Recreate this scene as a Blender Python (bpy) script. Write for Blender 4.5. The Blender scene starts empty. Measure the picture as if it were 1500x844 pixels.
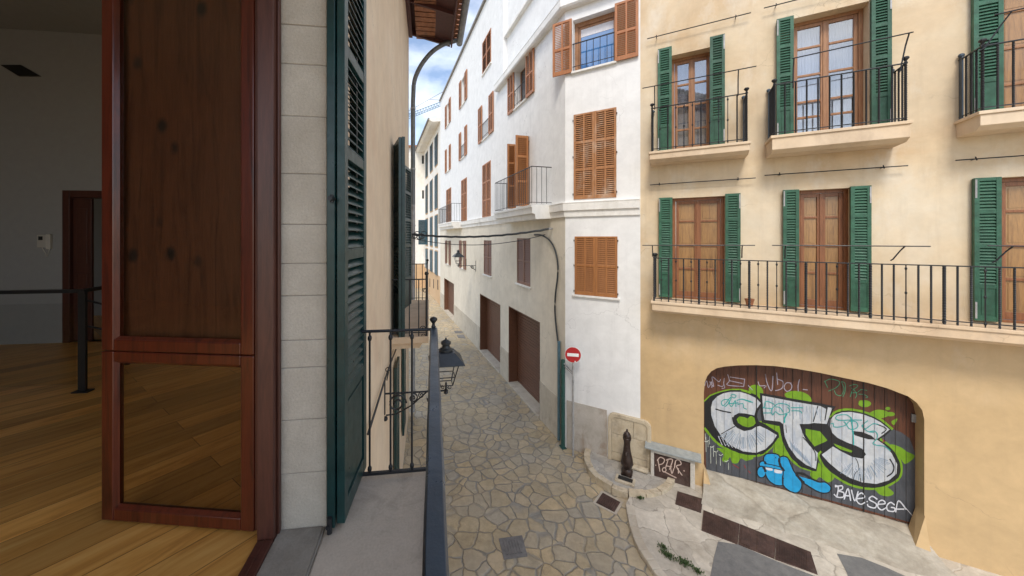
import bpy, bmesh, math, random
from mathutils import Vector, Matrix
from mathutils.geometry import tessellate_polygon
random.seed(7)
R = math.radians
scene = bpy.context.scene
COL = scene.collection
EYE = 4.74
FPX, CX, HY = 520.0, 695.0, 347.0

# ------------------------------------------------------------------ materials
def nt(m):
    m.use_nodes = True
    t = m.node_tree
    return t, t.nodes, t.links, t.nodes['Principled BSDF']
def N(t, typ, **kw):
    n = t.nodes.new(typ)
    for k, v in kw.items():
        if k.startswith('_'): setattr(n, k[1:], v)
        else: n.inputs[k.replace('__', ' ')].default_value = v
    return n
def ramp(t, fac, stops):
    r = t.nodes.new('ShaderNodeValToRGB')
    els = r.color_ramp.elements
    while len(els) < len(stops): els.new(0.5)
    for e, (p, c) in zip(els, stops):
        e.position = p
        e.color = (c[0], c[1], c[2], 1) if isinstance(c, (tuple, list)) else (c, c, c, 1)
    t.links.new(fac, r.inputs['Fac'])
    return r.outputs['Color']
def mixc(t, fac, a, b, mode='MIX'):
    m = t.nodes.new('ShaderNodeMix'); m.data_type = 'RGBA'; m.blend_type = mode
    for sock, v in ((m.inputs[0], fac), (m.inputs[6], a), (m.inputs[7], b)):
        if isinstance(v, (int, float)): sock.default_value = v
        elif isinstance(v, (tuple, list)): sock.default_value = (v[0], v[1], v[2], 1)
        else: t.links.new(v, sock)
    return m.outputs[2]
def coords(t, scale=(1, 1, 1), rot=(0, 0, 0)):
    tc = t.nodes.new('ShaderNodeTexCoord'); mp = t.nodes.new('ShaderNodeMapping')
    mp.inputs['Scale'].default_value = scale; mp.inputs['Rotation'].default_value = rot
    t.links.new(tc.outputs['Object'], mp.inputs['Vector'])
    return mp.outputs['Vector']
def noise(t, vec, scale, detail=4, rough=.55, dist=0):
    n = t.nodes.new('ShaderNodeTexNoise')
    n.inputs['Scale'].default_value = scale; n.inputs['Detail'].default_value = detail
    n.inputs['Roughness'].default_value = rough; n.inputs['Distortion'].default_value = dist
    t.links.new(vec, n.inputs['Vector'])
    return n.outputs['Fac']
def voro(t, vec, scale, feature='F1', out='Distance', rnd=1.0):
    n = t.nodes.new('ShaderNodeTexVoronoi'); n.feature = feature
    n.inputs['Scale'].default_value = scale; n.inputs['Randomness'].default_value = rnd
    t.links.new(vec, n.inputs['Vector'])
    return n.outputs[out]
def bump(t, b, h, strength=.3, dist=.01):
    n = t.nodes.new('ShaderNodeBump')
    n.inputs['Strength'].default_value = strength; n.inputs['Distance'].default_value = dist
    t.links.new(h, n.inputs['Height']); t.links.new(n.outputs['Normal'], b.inputs['Normal'])
def math2(t, op, a, b):
    n = t.nodes.new('ShaderNodeMath'); n.operation = op
    for s, v in ((n.inputs[0], a), (n.inputs[1], b)):
        if isinstance(v, (int, float)): s.default_value = v
        else: t.links.new(v, s)
    return n.outputs[0]
def sc(c, k): return tuple(min(1, x * k) for x in c)

def paint(name, c, rough=.5, var=.18, metal=0, bumps=.15, bscale=60, scl=(1, 1, 1), dirt=None):
    m = bpy.data.materials.new(name); t, n, l, b = nt(m)
    v = coords(t, scl)
    f = noise(t, v, 9, 6, .65)
    col = ramp(t, f, [(.3, sc(c, 1 - var)), (.7, sc(c, 1 + var))])
    if dirt:
        g = ramp(t, noise(t, v, 3.1, 6, .7, .4), [(.55, 0), (.75, 1)])
        col = mixc(t, math2(t, 'MULTIPLY', g, .6), col, dirt)
    oi = t.nodes.new('ShaderNodeObjectInfo'); col = mixc(t, 1, col, ramp(t, oi.outputs['Random'], [(0, .8), (1, 1.2)]), 'MULTIPLY')
    l.new(col, b.inputs['Base Color'])
    b.inputs['Roughness'].default_value = rough; b.inputs['Metallic'].default_value = metal
    l.new(ramp(t, noise(t, v, 14, 5), [(.3, rough * .8), (.7, min(1, rough * 1.2))]), b.inputs['Roughness'])
    if bumps: bump(t, b, noise(t, v, bscale, 5, .6), bumps, .004)
    return m

def plaster(name, c1, c2, c3, stain=None, s1=.45, base=None, basez=(2.2, 3.4), trowel=.25, pmask=(.52, .68)):
    """old lime render: broad patches, vertical rain streaks, fine grain"""
    m = bpy.data.materials.new(name); t, n, l, b = nt(m)
    v = coords(t)
    low = None
    big = noise(t, v, s1, 7, .62, .6)
    col = ramp(t, big, [(.32, c1), (.5, c2), (.68, c3)])
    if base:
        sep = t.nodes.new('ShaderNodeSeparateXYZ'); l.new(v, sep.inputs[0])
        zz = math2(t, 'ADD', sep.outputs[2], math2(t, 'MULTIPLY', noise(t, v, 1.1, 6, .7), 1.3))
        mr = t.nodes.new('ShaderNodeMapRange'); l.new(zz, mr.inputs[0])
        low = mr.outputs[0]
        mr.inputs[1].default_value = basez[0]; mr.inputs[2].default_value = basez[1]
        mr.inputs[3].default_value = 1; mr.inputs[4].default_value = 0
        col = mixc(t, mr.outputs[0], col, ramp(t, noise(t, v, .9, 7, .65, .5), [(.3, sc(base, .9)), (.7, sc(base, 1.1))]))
    mid = ramp(t, noise(t, v, 3.3, 8, .68, .3), [(.35, .93), (.65, 1.05)])
    col = mixc(t, 1.0, col, mid, 'MULTIPLY')
    if stain:
        sv = coords(t, (1.0, 1.0, .6))
        g = ramp(t, noise(t, sv, 1.6, 8, .7), [pmask and (pmask[0], 0) or (.5, 0), (pmask[1], 1)])
        g = math2(t, 'MULTIPLY', g, .5)
        if low: g = math2(t, 'MULTIPLY', g, math2(t, 'SUBTRACT', 1.0, low))
        col = mixc(t, g, col, stain)
    wv = t.nodes.new('ShaderNodeTexNoise'); wv.inputs['Scale'].default_value = 2.2; wv.inputs['Detail'].default_value = 7; l.new(v, wv.inputs['Vector'])
    wa = t.nodes.new('ShaderNodeVectorMath'); wa.operation = 'MULTIPLY_ADD'; l.new(wv.outputs['Color'], wa.inputs[0]); wa.inputs[1].default_value = (.8, .8, .8); l.new(v, wa.inputs[2])
    ce = voro(t, wa.outputs[0], .55, 'DISTANCE_TO_EDGE', 'Distance', 1)
    cf_ = math2(t, 'MULTIPLY', ramp(t, ce, [(0, .5), (.0028, 0)]), ramp(t, noise(t, v, .8, 3), [(.5, 0), (.56, 1)]))
    col = mixc(t, cf_, col, sc(c1, .45))
    chip = math2(t, 'MULTIPLY', ramp(t, noise(t, v, 7, 6, .6), [(.73, 0), (.745, .7)]), 1.0)
    col = mixc(t, chip, col, sc(c1, .72))
    sv2 = coords(t, (5, 5, .35)); col = mixc(t, math2(t, 'MULTIPLY', ramp(t, noise(t, sv2, 1.3, 7, .65), [(.52, 0), (.72, 1)]), .16), col, sc(c1, .55))
    l.new(col, b.inputs['Base Color']); b.inputs['Roughness'].default_value = .9
    h = math2(t, 'ADD', math2(t, 'MULTIPLY', noise(t, v, 5, 4), .8), math2(t, 'MULTIPLY', noise(t, v, 90, 5, .7), .25))
    bump(t, b, h, trowel, .02)
    return m

def wood(name, c1, c2, rough=.45, axis='z', scale=1.0, knots=False, coat=0, bleach=None):
    m = bpy.data.materials.new(name); t, n, l, b = nt(m)
    s = {'z': (9, 9, .7), 'x': (.7, 9, 9), 'y': (9, .7, 9)}[axis]
    v = coords(t, tuple(k * scale for k in s))
    f = noise(t, v, 2.2, 8, .62, 1.2)
    col = ramp(t, f, [(.28, c1), (.5, sc(c2, .85)), (.72, c2)])
    fine = ramp(t, noise(t, coords(t, tuple(k * scale * 5 for k in s)), 3, 4, .6), [(.3, .8), (.7, 1.12)])
    col = mixc(t, 1, col, fine, 'MULTIPLY')
    if knots:
        kv = coords(t, (1, 0, .8))
        d = voro(t, kv, 5.5)
        d = math2(t, 'ADD', d, math2(t, 'MULTIPLY', noise(t, coords(t), 30, 3), .10))
        sel = voro(t, kv, 5.5, 'F1', 'Color'); ss = t.nodes.new('ShaderNodeSeparateColor'); l.new(sel, ss.inputs[0])
        kf = math2(t, 'MULTIPLY', ramp(t, d, [(.15, .92), (.27, 0)]), ramp(t, ss.outputs[0], [(.42, 0), (.5, 1)]))
        col = mixc(t, kf, col, (.010, .012, .014))
    if bleach:
        g = ramp(t, noise(t, coords(t), 2.3, 7, .7), [(.5, 0), (.75, .7)])
        col = mixc(t, g, col, bleach)
    l.new(col, b.inputs['Base Color']); b.inputs['Roughness'].default_value = rough
    b.inputs['Coat Weight'].default_value = coat; b.inputs['Coat Roughness'].default_value = .12
    bump(t, b, f, .25, .003)
    return m

M = {}
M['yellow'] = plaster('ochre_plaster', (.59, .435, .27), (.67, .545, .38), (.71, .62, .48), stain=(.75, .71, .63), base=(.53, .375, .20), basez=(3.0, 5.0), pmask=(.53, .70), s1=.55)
M['ledge'] = plaster('ochre_ledge', (.62, .45, .29), (.68, .53, .37), (.72, .59, .44), stain=(.44, .33, .23))
M['white'] = plaster('white_plaster', (.78, .785, .785), (.80, .805, .805), (.82, .825, .825), s1=.4, trowel=.08)
M['white2'] = plaster('white_lower_shaded_plaster', (.66, .605, .50), (.71, .655, .55), (.75, .695, .585), stain=(.58, .52, .42), s1=.7, trowel=.14, pmask=(.52, .74))  # beige lower render; shade of the street is mixed into its tone
M['trim'] = plaster('white_trim', (.76, .75, .71), (.82, .81, .78), (.84, .83, .80), stain=(.55, .52, .46), trowel=.1)
M['peach'] = plaster('peach_plaster', (.72, .575, .415), (.76, .62, .46), (.79, .66, .505), s1=.8, trowel=.12, stain=(.66, .47, .33))
M['orange'] = plaster('orange_plaster', (.50, .33, .19), (.56, .38, .22), (.6, .43, .27))
M['cream'] = plaster('cream_plaster', (.74, .69, .60), (.8, .77, .72), (.8, .78, .74))
M['inwall'] = paint('room_wall_paint', (.36, .365, .355), .8, .03, bumps=.05)
M['ceil'] = paint('ceiling_paint', (.33, .36, .37), .8, .03, bumps=.05)
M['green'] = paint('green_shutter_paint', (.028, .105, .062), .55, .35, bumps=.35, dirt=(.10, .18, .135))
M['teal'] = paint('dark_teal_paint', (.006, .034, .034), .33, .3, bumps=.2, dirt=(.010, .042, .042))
M['bluegreen'] = paint('blue_green_paint', (.02, .075, .105), .5, .2)
M['rust_shutter'] = wood('red_brown_shutter_wood', (.33, .115, .042), (.46, .185, .072), .5)
M['oak_shutter'] = wood('orange_shutter_wood', (.28, .105, .032), (.43, .18, .06), .5)
M['worn_shutter'] = wood('worn_shutter_wood', (.30, .12, .04), (.46, .21, .085), .6, bleach=(.62, .52, .42))
M['dull_shutter'] = wood('dull_brown_shutter', (.17, .075, .05), (.24, .115, .075), .55)
M['doorwood'] = wood('red_door_wood', (.030, .007, .004), (.12, .022, .009), .28, coat=.35)
M['darkwood'] = wood('dark_frame_wood', (.05, .016, .012), (.10, .034, .022), .4)
M['knotty'] = wood('knotty_shutter_wood', (.05, .020, .012), (.135, .058, .032), .42, knots=True)
M['winwood'] = wood('window_frame_wood', (.17, .06, .025), (.30, .12, .05), .4)
M['winwood2'] = wood('pale_window_wood', (.24, .10, .045), (.40, .20, .095), .42)
M['panelwood'] = wood('inner_panel_wood', (.17, .08, .028), (.38, .20, .07), .45, coat=.7)
M['garage_brown'] = wood('garage_brown_wood', (.095, .038, .02), (.16, .068, .036), .5, axis='x')
M['gboards'] = wood('garage_board_wood', (.045, .017, .01), (.125, .043, .02), .55)
M['iron'] = paint('dark_iron', (.022, .024, .028), .42, .3, .3, bumps=.4, bscale=40)
M['rail_iron'] = paint('slate_painted_iron', (.045, .068, .095), .34, .22, .1, bumps=.35, bscale=35, dirt=(.075, .10, .13))
M['lampiron'] = paint('lamp_iron', (.028, .035, .042), .4, .25, .2, bumps=.3)
M['black'] = paint('black_paint', (.012, .012, .012), .45, .2)
M['rust'] = paint('rusty_iron', (.075, .042, .034), .7, .4, .2, bumps=.6, dirt=(.17, .135, .115))
M['cranegrey'] = paint('crane_paint', (.14, .22, .28), .6, .1)
M['zinc'] = paint('zinc_pipe', (.17, .18, .185), .5, .2, .3)
M['galv'] = paint('galvanised_post', (.36, .36, .36), .5, .25, .3, dirt=(.2, .17, .15))
M['bluepipe'] = paint('blue_grey_pipe', (.085, .17, .22), .45, .2)
M['greenpipe'] = paint('dark_green_pipe', (.018, .075, .065), .45, .3, dirt=(.12, .14, .12))
M['cable'] = paint('cable_rubber', (.035, .04, .045), .6, .2)
M['signred'] = paint('sign_red', (.55, .02, .025), .35, .08, bumps=0)
M['signwhite'] = paint('sign_white', (.82, .82, .8), .4, .05, bumps=0)
M['greyframe'] = paint('cabinet_cement', (.46, .43, .38), .8, .2, bumps=.3, dirt=(.3, .27, .23))
M['capgrey'] = paint('cabinet_cap', (.34, .37, .37), .7, .2, bumps=.3)
M['coping'] = paint('grey_coping', (.22, .21, .20), .8, .25, bumps=.4)
M['soffit'] = wood('eave_wood', (.05, .015, .013), (.09, .027, .022), .6)
M['tile'] = paint('roof_tile', (.30, .125, .06), .8, .4, bumps=.5, dirt=(.12, .08, .06))
M['plastic'] = paint('handset_plastic', (.6, .58, .52), .4, .05, bumps=0)
M['curtain'] = paint('white_curtain', (.62, .62, .66), .85, .12, bumps=.2, scl=(12, 12, .6))
M['dark'] = paint('dark_void', (.02, .018, .016), .8, .1, bumps=0)
M['kerb'] = plaster('kerb_stone', (.42, .36, .28), (.52, .46, .37), (.60, .54, .45), stain=(.25, .21, .17), s1=1.5, trowel=.5)

def stone_mat(name, c1, c2, c3, s=6, b_=.35, stain=None):
    m = bpy.data.materials.new(name); t, n, l, b = nt(m); v = coords(t)
    col = ramp(t, noise(t, v, s, 8, .7, .3), [(.3, c1), (.5, c2), (.7, c3)])
    sp = ramp(t, noise(t, v, 90, 2, .5), [(.35, .94), (.65, 1.04)])
    col = mixc(t, 1, col, sp, 'MULTIPLY')
    if stain:
        g = ramp(t, noise(t, coords(t, (1.5, 1.5, .7)), 2.6, 8, .72, .6), [(.5, 0), (.68, 1)])
        col = mixc(t, math2(t, 'MULTIPLY', g, .75), col, stain)
    l.new(col, b.inputs['Base Color']); b.inputs['Roughness'].default_value = .85
    h = math2(t, 'ADD', noise(t, v, 12, 6, .7), math2(t, 'MULTIPLY', noise(t, v, 110, 4, .7), .8))
    bump(t, b, h, b_, .006)
    return m
M['jamb'] = stone_mat('jamb_sandstone', (.42, .375, .31), (.49, .445, .375), (.56, .515, .44), 2.2, .9)
M['sill_stone'] = stone_mat('threshold_stone', (.22, .195, .16), (.28, .25, .21), (.34, .31, .265), 5, .7, stain=(.17, .15, .125))
M['slab'] = stone_mat('balcony_cement', (.42, .365, .295), (.49, .425, .35), (.55, .485, .405), 1.8, .35, stain=(.31, .265, .215))
M['mares'] = stone_mat('fountain_stone', (.46, .37, .25), (.56, .475, .34), (.64, .56, .43), 5, .6, stain=(.26, .21, .16))
M['marble'] = stone_mat('grey_plinth_stone', (.40, .36, .31), (.48, .445, .395), (.55, .51, .46), 3, .4, stain=(.30, .22, .16))
M['dado'] = stone_mat('dado_stone', (.47, .42, .335), (.53, .48, .39), (.59, .535, .445), 3, .3, stain=(.36, .30, .23))
M['fdark'] = paint('fountain_iron', (.04, .025, .02), .36, .5, .3, bumps=.9, bscale=22, dirt=(.17, .11, .085))
M['asphalt'] = stone_mat('asphalt', (.12, .12, .12), (.16, .158, .155), (.20, .198, .19), 9, .6)
M['joint'] = paint('mortar', (.24, .22, .19), .9, .2)

def glass_mat(name, tint=(.9, .95, .95), rough=.02, refl=.045):
    m = bpy.data.materials.new(name); m.use_nodes = True; t = m.node_tree; t.nodes.clear()
    o = t.nodes.new('ShaderNodeOutputMaterial'); mx = t.nodes.new('ShaderNodeMixShader')
    tr = t.nodes.new('ShaderNodeBsdfTransparent'); tr.inputs[0].default_value = (*tint, 1)
    gl = t.nodes.new('ShaderNodeBsdfGlossy'); gl.inputs['Roughness'].default_value = rough
    lw = t.nodes.new('ShaderNodeLayerWeight'); lw.inputs[0].default_value = .5
    pw = math2(t, 'POWER', lw.outputs['Facing'], 4.0); ff = math2(t, 'ADD', math2(t, 'MULTIPLY', pw, .8), refl)
    t.links.new(ff, mx.inputs[0]); t.links.new(tr.outputs[0], mx.inputs[1]); t.links.new(gl.outputs[0], mx.inputs[2])
    t.links.new(mx.outputs[0], o.inputs[0])
    return m
M['glass'] = glass_mat('window_glass', (.90, .86, .80), refl=.03)
M['glass3'] = glass_mat('facade_glass', (.86, .88, .9), refl=.20)
M['glass2'] = glass_mat('clear_glass', (.94, .95, .95), refl=.03)
def skyglass(name, c, rough=.05, spec=1.0):
    m = bpy.data.materials.new(name); t, n, l, b = nt(m); v = coords(t)
    b.inputs['Base Color'].default_value = (*c, 1); b.inputs['Roughness'].default_value = rough
    b.inputs['IOR'].default_value = 1.9; b.inputs['Specular IOR Level'].default_value = .8
    bump(t, b, noise(t, v, 3, 2), .06, .02)
    return m
M['pane_pale'] = skyglass('pane_over_curtain', (.50, .52, .60))
M['pane_dark'] = skyglass('pane_dark_room', (.03, .04, .05))
M['pane_blue'] = skyglass('pane_blue', (.05, .17, .42))

def paving():
    m = bpy.data.materials.new('flagstone_paving'); t, n, l, b = nt(m)
    tc = t.nodes.new('ShaderNodeTexCoord'); v0 = tc.outputs['Object']
    nz = t.nodes.new('ShaderNodeTexNoise'); nz.inputs['Scale'].default_value = 2.3; nz.inputs['Detail'].default_value = 6
    l.new(v0, nz.inputs['Vector'])
    va = t.nodes.new('ShaderNodeVectorMath'); va.operation = 'MULTIPLY_ADD'
    l.new(nz.outputs['Color'], va.inputs[0]); va.inputs[1].default_value = (.24, .24, 0); l.new(v0, va.inputs[2])
    flat = t.nodes.new('ShaderNodeVectorMath'); flat.operation = 'MULTIPLY'
    l.new(va.outputs[0], flat.inputs[0]); flat.inputs[1].default_value = (1, .92, 0)
    v = flat.outputs[0]
    S = 3.75
    edge = voro(t, v, S, 'DISTANCE_TO_EDGE', 'Distance', .92)
    cellc = voro(t, v, S, 'F1', 'Color', .92)
    sep = t.nodes.new('ShaderNodeSeparateColor'); l.new(cellc, sep.inputs[0])
    stone = ramp(t, sep.outputs[0], [(0, (.43, .345, .215)), (.25, (.48, .38, .23)), (.45, (.41, .35, .25)), (.65, (.53, .405, .235)), (.85, (.44, .365, .25)), (1, (.42, .37, .285))])
    grain = ramp(t, noise(t, v0, 9, 8, .7, .4), [(.3, .78), (.5, 1), (.7, 1.16)])
    stone = mixc(t, 1, stone, grain, 'MULTIPLY')
    worn = ramp(t, noise(t, v0, .75, 5, .6), [(.42, 0), (.6, 1)])
    stone = mixc(t, math2(t, 'MULTIPLY', worn, .4), stone, (.45, .39, .295))
    lowf = ramp(t, noise(t, v0, 1.6, 6, .7), [(.35, .85), (.65, 1.1)])
    stone = mixc(t, 1, stone, lowf, 'MULTIPLY')
    wdt = math2(t, 'ADD', math2(t, 'MULTIPLY', noise(t, v0, 6, 3), .05), -.002)
    gm = t.nodes.new('ShaderNodeMapRange'); l.new(edge, gm.inputs[0])
    l.new(wdt, gm.inputs[1]); l.new(math2(t, 'ADD', wdt, .028), gm.inputs[2])
    gm.inputs[3].default_value = 1; gm.inputs[4].default_value = 0
    gvis = ramp(t, noise(t, v0, .9, 4, .6), [(.38, .35), (.58, .9)])
    gfac = math2(t, 'MULTIPLY', gm.outputs[0], gvis)
    gcol = ramp(t, noise(t, v0, 5, 5), [(.3, (.215, .205, .18)), (.7, (.33, .315, .275))])
    col = mixc(t, gfac, stone, gcol)
    # secondary fine cracks
    e2 = voro(t, v, 7.5, 'DISTANCE_TO_EDGE', 'Distance', 1)
    cr = math2(t, 'MULTIPLY', ramp(t, e2, [(.0, 1), (.018, 0)]), ramp(t, noise(t, v0, 1.7, 3), [(.5, 0), (.6, .45)]))
    col = mixc(t, cr, col, (.17, .155, .13))
    l.new(col, b.inputs['Base Color']); l.new(ramp(t, noise(t, v0, 1.4, 6, .7), [(.3, .5), (.7, .85)]), b.inputs['Roughness'])
    hh = math2(t, 'ADD', ramp(t, edge, [(.0, 0), (.06, 1)]), math2(t, 'MULTIPLY', noise(t, v0, 22, 6, .7), .35))
    bump(t, b, hh, .9, .02)
    return m
M['paving'] = paving()
def cracked(name, c1, c2, c3, cs=1.6, cf=.8):
    m = bpy.data.materials.new(name); t, n, l, b = nt(m)
    tc = t.nodes.new('ShaderNodeTexCoord'); v0 = tc.outputs['Object']
    nz = t.nodes.new('ShaderNodeTexNoise'); nz.inputs['Scale'].default_value = 3; nz.inputs['Detail'].default_value = 6
    l.new(v0, nz.inputs['Vector'])
    va = t.nodes.new('ShaderNodeVectorMath'); va.operation = 'MULTIPLY_ADD'
    l.new(nz.outputs['Color'], va.inputs[0]); va.inputs[1].default_value = (.35, .35, 0); l.new(v0, va.inputs[2])
    fl = t.nodes.new('ShaderNodeVectorMath'); fl.operation = 'MULTIPLY'; l.new(va.outputs[0], fl.inputs[0]); fl.inputs[1].default_value = (1, 1, 0)
    e = voro(t, fl.outputs[0], cs, 'DISTANCE_TO_EDGE', 'Distance', 1)
    ck = voro(t, fl.outputs[0], cs, 'F1', 'Color', 1)
    sp = t.nodes.new('ShaderNodeSeparateColor'); l.new(ck, sp.inputs[0])
    col = ramp(t, noise(t, v0, 2.2, 8, .68, .5), [(.3, c1), (.5, c2), (.7, c3)])
    col = mixc(t, 1, col, ramp(t, sp.outputs[0], [(0, .86), (1, 1.1)]), 'MULTIPLY')
    g = ramp(t, noise(t, v0, 11, 7, .75), [(.3, .8), (.7, 1.12)])
    col = mixc(t, 1, col, g, 'MULTIPLY')
    cr = math2(t, 'MULTIPLY', ramp(t, e, [(.0, 1), (.014, 0)]), ramp(t, noise(t, v0, 1.3, 3), [(.38, .15), (.55, cf)]))
    col = mixc(t, cr, col, (.09, .075, .055))
    l.new(col, b.inputs['Base Color']); b.inputs['Roughness'].default_value = .88
    hh = math2(t, 'ADD', ramp(t, e, [(.0, 0), (.03, 1)]), math2(t, 'MULTIPLY', noise(t, v0, 18, 7, .7), .6))
    bump(t, b, hh, .5, .012)
    return m
M['pave_conc'] = cracked('cracked_pavement', (.38, .335, .27), (.50, .45, .375), (.59, .54, .46), 1.9, .6)
M['apron'] = cracked('apron_cement', (.30, .26, .205), (.42, .38, .31), (.54, .50, .43), .7, .3)
M['basin'] = cracked('basin_cobbles', (.36, .35, .33), (.46, .43, .38), (.52, .47, .40), 5.5, .6)

def plank_floor():
    m = bpy.data.materials.new('oak_planks'); t, n, l, b = nt(m)
    v = coords(t, (1, 1, 1), (0, 0, R(-46.2)))   # object coords turned so +Y runs along the boards
    br = t.nodes.new('ShaderNodeTexBrick')
    br.offset = .37; br.inputs['Scale'].default_value = 1
    br.inputs['Brick Width'].default_value = 1.9; br.inputs['Row Height'].default_value = .19
    br.inputs['Mortar Size'].default_value = .0022; br.inputs['Mortar Smooth'].default_value = .3
    br.inputs['Color1'].default_value = (0, 0, 0, 1); br.inputs['Color2'].default_value = (1, 1, 1, 1); br.inputs['Mortar'].default_value = (.5, .5, .5, 1)
    mp = t.nodes.new('ShaderNodeMapping'); mp.inputs['Rotation'].default_value = (0, 0, R(90)); l.new(v, mp.inputs[0]); l.new(mp.outputs[0], br.inputs['Vector'])
    gv = t.nodes.new('ShaderNodeVectorMath'); gv.operation = 'MULTIPLY'; l.new(mp.outputs[0], gv.inputs[0]); gv.inputs[1].default_value = (.8, 7, 1)
    ga = t.nodes.new('ShaderNodeVectorMath'); ga.operation = 'MULTIPLY_ADD'; l.new(br.outputs['Color'], ga.inputs[0]); ga.inputs[1].default_value = (7, 3, 5); l.new(gv.outputs[0], ga.inputs[2])
    f = noise(t, ga.outputs[0], 1.6, 8, .62, 1.4)
    col = ramp(t, f, [(.25, (.42, .17, .035)), (.45, (.74, .355, .08)), (.62, (.85, .455, .125)), (.8, (.88, .53, .18))])
    tone = ramp(t, br.outputs['Color'], [(0, .62), (.5, .9), (1, 1.12)])
    col = mixc(t, 1, col, tone, 'MULTIPLY')
    kn = voro(t, ga.outputs[0], .55)
    col = mixc(t, ramp(t, kn, [(.03, .85), (.09, 0)]), col, (.05, .02, .008))
    col = mixc(t, br.outputs['Fac'], col, (.10, .045, .015))
    l.new(col, b.inputs['Base Color']); b.inputs['Roughness'].default_value = .36
    bump(t, b, math2(t, 'SUBTRACT', f, math2(t, 'MULTIPLY', br.outputs['Fac'], 2)), .2, .003)
    return m
M['oak'] = plank_floor()

# ------------------------------------------------------------------ mesh builder
class MB:
    def __init__(s): s.v, s.f = [], []
    def add(s, vs, fs):
        k = len(s.v); s.v += [tuple(v) for v in vs]; s.f += [tuple(i + k for i in f) for f in fs]; return s
    def box(s, x0, x1, y0, y1, z0, z1):
        if x0 > x1: x0, x1 = x1, x0
        if y0 > y1: y0, y1 = y1, y0
        if z0 > z1: z0, z1 = z1, z0
        return s.add([(x0, y0, z0), (x1, y0, z0), (x1, y1, z0), (x0, y1, z0), (x0, y0, z1), (x1, y0, z1), (x1, y1, z1), (x0, y1, z1)],
                     [(0, 3, 2, 1), (4, 5, 6, 7), (0, 1, 5, 4), (1, 2, 6, 5), (2, 3, 7, 6), (3, 0, 4, 7)])
    def prism(s, prof, a, b, axis='x'):
        """profile of 2-tuples extruded from a to b along axis (x: prof=(y,z); y: prof=(x,z); z: prof=(x,y))"""
        n = len(prof); vs = []
        for q in (a, b):
            for p in prof:
                vs.append({'x': (q, p[0], p[1]), 'y': (p[0], q, p[1]), 'z': (p[0], p[1], q)}[axis])
        fs = [(i, (i + 1) % n, n + (i + 1) % n, n + i) for i in range(n)] 
        tri = tessellate_polygon([[Vector((p[0], p[1], 0)) for p in prof]])
        for t in tri: fs.append(t); fs.append(tuple(n + i for i in reversed(t)))
        return s.add(vs, fs)
    def tube(s, pts, r, n=8, r2=None, cap=True):
        pts = [Vector(p) for p in pts]; m = len(pts); rings = []
        up = Vector((0, 0, 1))
        for i, p in enumerate(pts):
            d = (pts[min(i + 1, m - 1)] - pts[max(i - 1, 0)]).normalized()
            a = d.cross(up)
            if a.length < .05: a = d.cross(Vector((1, 0, 0)))
            a.normalize(); b = d.cross(a).normalized()
            rr = r if r2 is None else r + (r2 - r) * i / (m - 1)
            rings.append([p + a * (math.cos(2 * math.pi * k / n) * rr) + b * (math.sin(2 * math.pi * k / n) * rr) for k in range(n)])
        vs = [v for g in rings for v in g]; fs = []
        for i in range(m - 1):
            for k in range(n):
                fs.append((i * n + k, i * n + (k + 1) % n, (i + 1) * n + (k + 1) % n, (i + 1) * n + k))
        if cap: fs.append(tuple(range(n))[::-1]); fs.append(tuple((m - 1) * n + k for k in range(n)))
        return s.add(vs, fs)
    def lathe(s, prof, c=(0, 0, 0), n=16):
        vs = []; fs = []; m = len(prof)
        for r, z in prof:
            for k in range(n):
                a = 2 * math.pi * k / n; vs.append((c[0] + r * math.cos(a), c[1] + r * math.sin(a), c[2] + z))
        for i in range(m - 1):
            for k in range(n): fs.append((i * n + k, i * n + (k + 1) % n, (i + 1) * n + (k + 1) % n, (i + 1) * n + k))
        fs.append(tuple(range(n))[::-1]); fs.append(tuple((m - 1) * n + k for k in range(n)))
        return s.add(vs, fs)
    def ball(s, c, r, n=10, sx=1, sz=1):
        prof = [(max(.0005, r * math.sin(math.pi * i / n)), -r * math.cos(math.pi * i / n) * sz) for i in range(n + 1)]
        return s.lathe(prof, c, 12)
    def twist(s, x, y, z0, z1, r, turns=8, seg=64):
        vs = []; fs = []
        for i in range(seg + 1):
            z = z0 + (z1 - z0) * i / seg; a = turns * 2 * math.pi * i / seg / 4 * 1.0
            for k in range(4):
                q = a + k * math.pi / 2; vs.append((x + r * math.cos(q), y + r * math.sin(q), z))
        for i in range(seg):
            for k in range(4): fs.append((i * 4 + k, i * 4 + (k + 1) % 4, i * 4 + 4 + (k + 1) % 4, i * 4 + 4 + k))
        return s.add(vs, fs)
    def poly(s, pts3):
        tri = tessellate_polygon([[Vector(p) for p in pts3]])
        return s.add(pts3, tri)

SMOOTH = set()
def mesh_from(mb, name, mat, smooth=False, bevel=0):
    me = bpy.data.meshes.new(name); me.from_pydata(mb.v, [], mb.f); me.validate()
    bm = bmesh.new(); bm.from_mesh(me)
    bmesh.ops.recalc_face_normals(bm, faces=bm.faces) if not getattr(mb, 'sheet', False) else None
    bm.to_mesh(me); bm.free()
    me.materials.append(M[mat] if isinstance(mat, str) else mat)
    if smooth:
        for p in me.polygons: p.use_smooth = True
    return me
WORLD = {}
def place(o, parent, W):
    WORLD[o.name] = W; COL.objects.link(o)
    if parent: o.parent = parent; o.matrix_basis = WORLD[parent.name].inverted() @ W
    else: o.matrix_basis = W
def part(name, mb, mat, parent, W=None, smooth=False, bevel=0, label=None):
    o = bpy.data.objects.new(name, mesh_from(mb, name, mat, smooth))
    place(o, parent, W if W is not None else WORLD[parent.name])
    if bevel:
        b = o.modifiers.new('bevel', 'BEVEL'); b.width = bevel; b.segments = 2; b.limit_method = 'ANGLE'; b.angle_limit = R(40)
    if smooth:
        e = o.modifiers.new('edges', 'EDGE_SPLIT'); e.split_angle = R(42)
    if label: o['label'] = label
    return o
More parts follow.
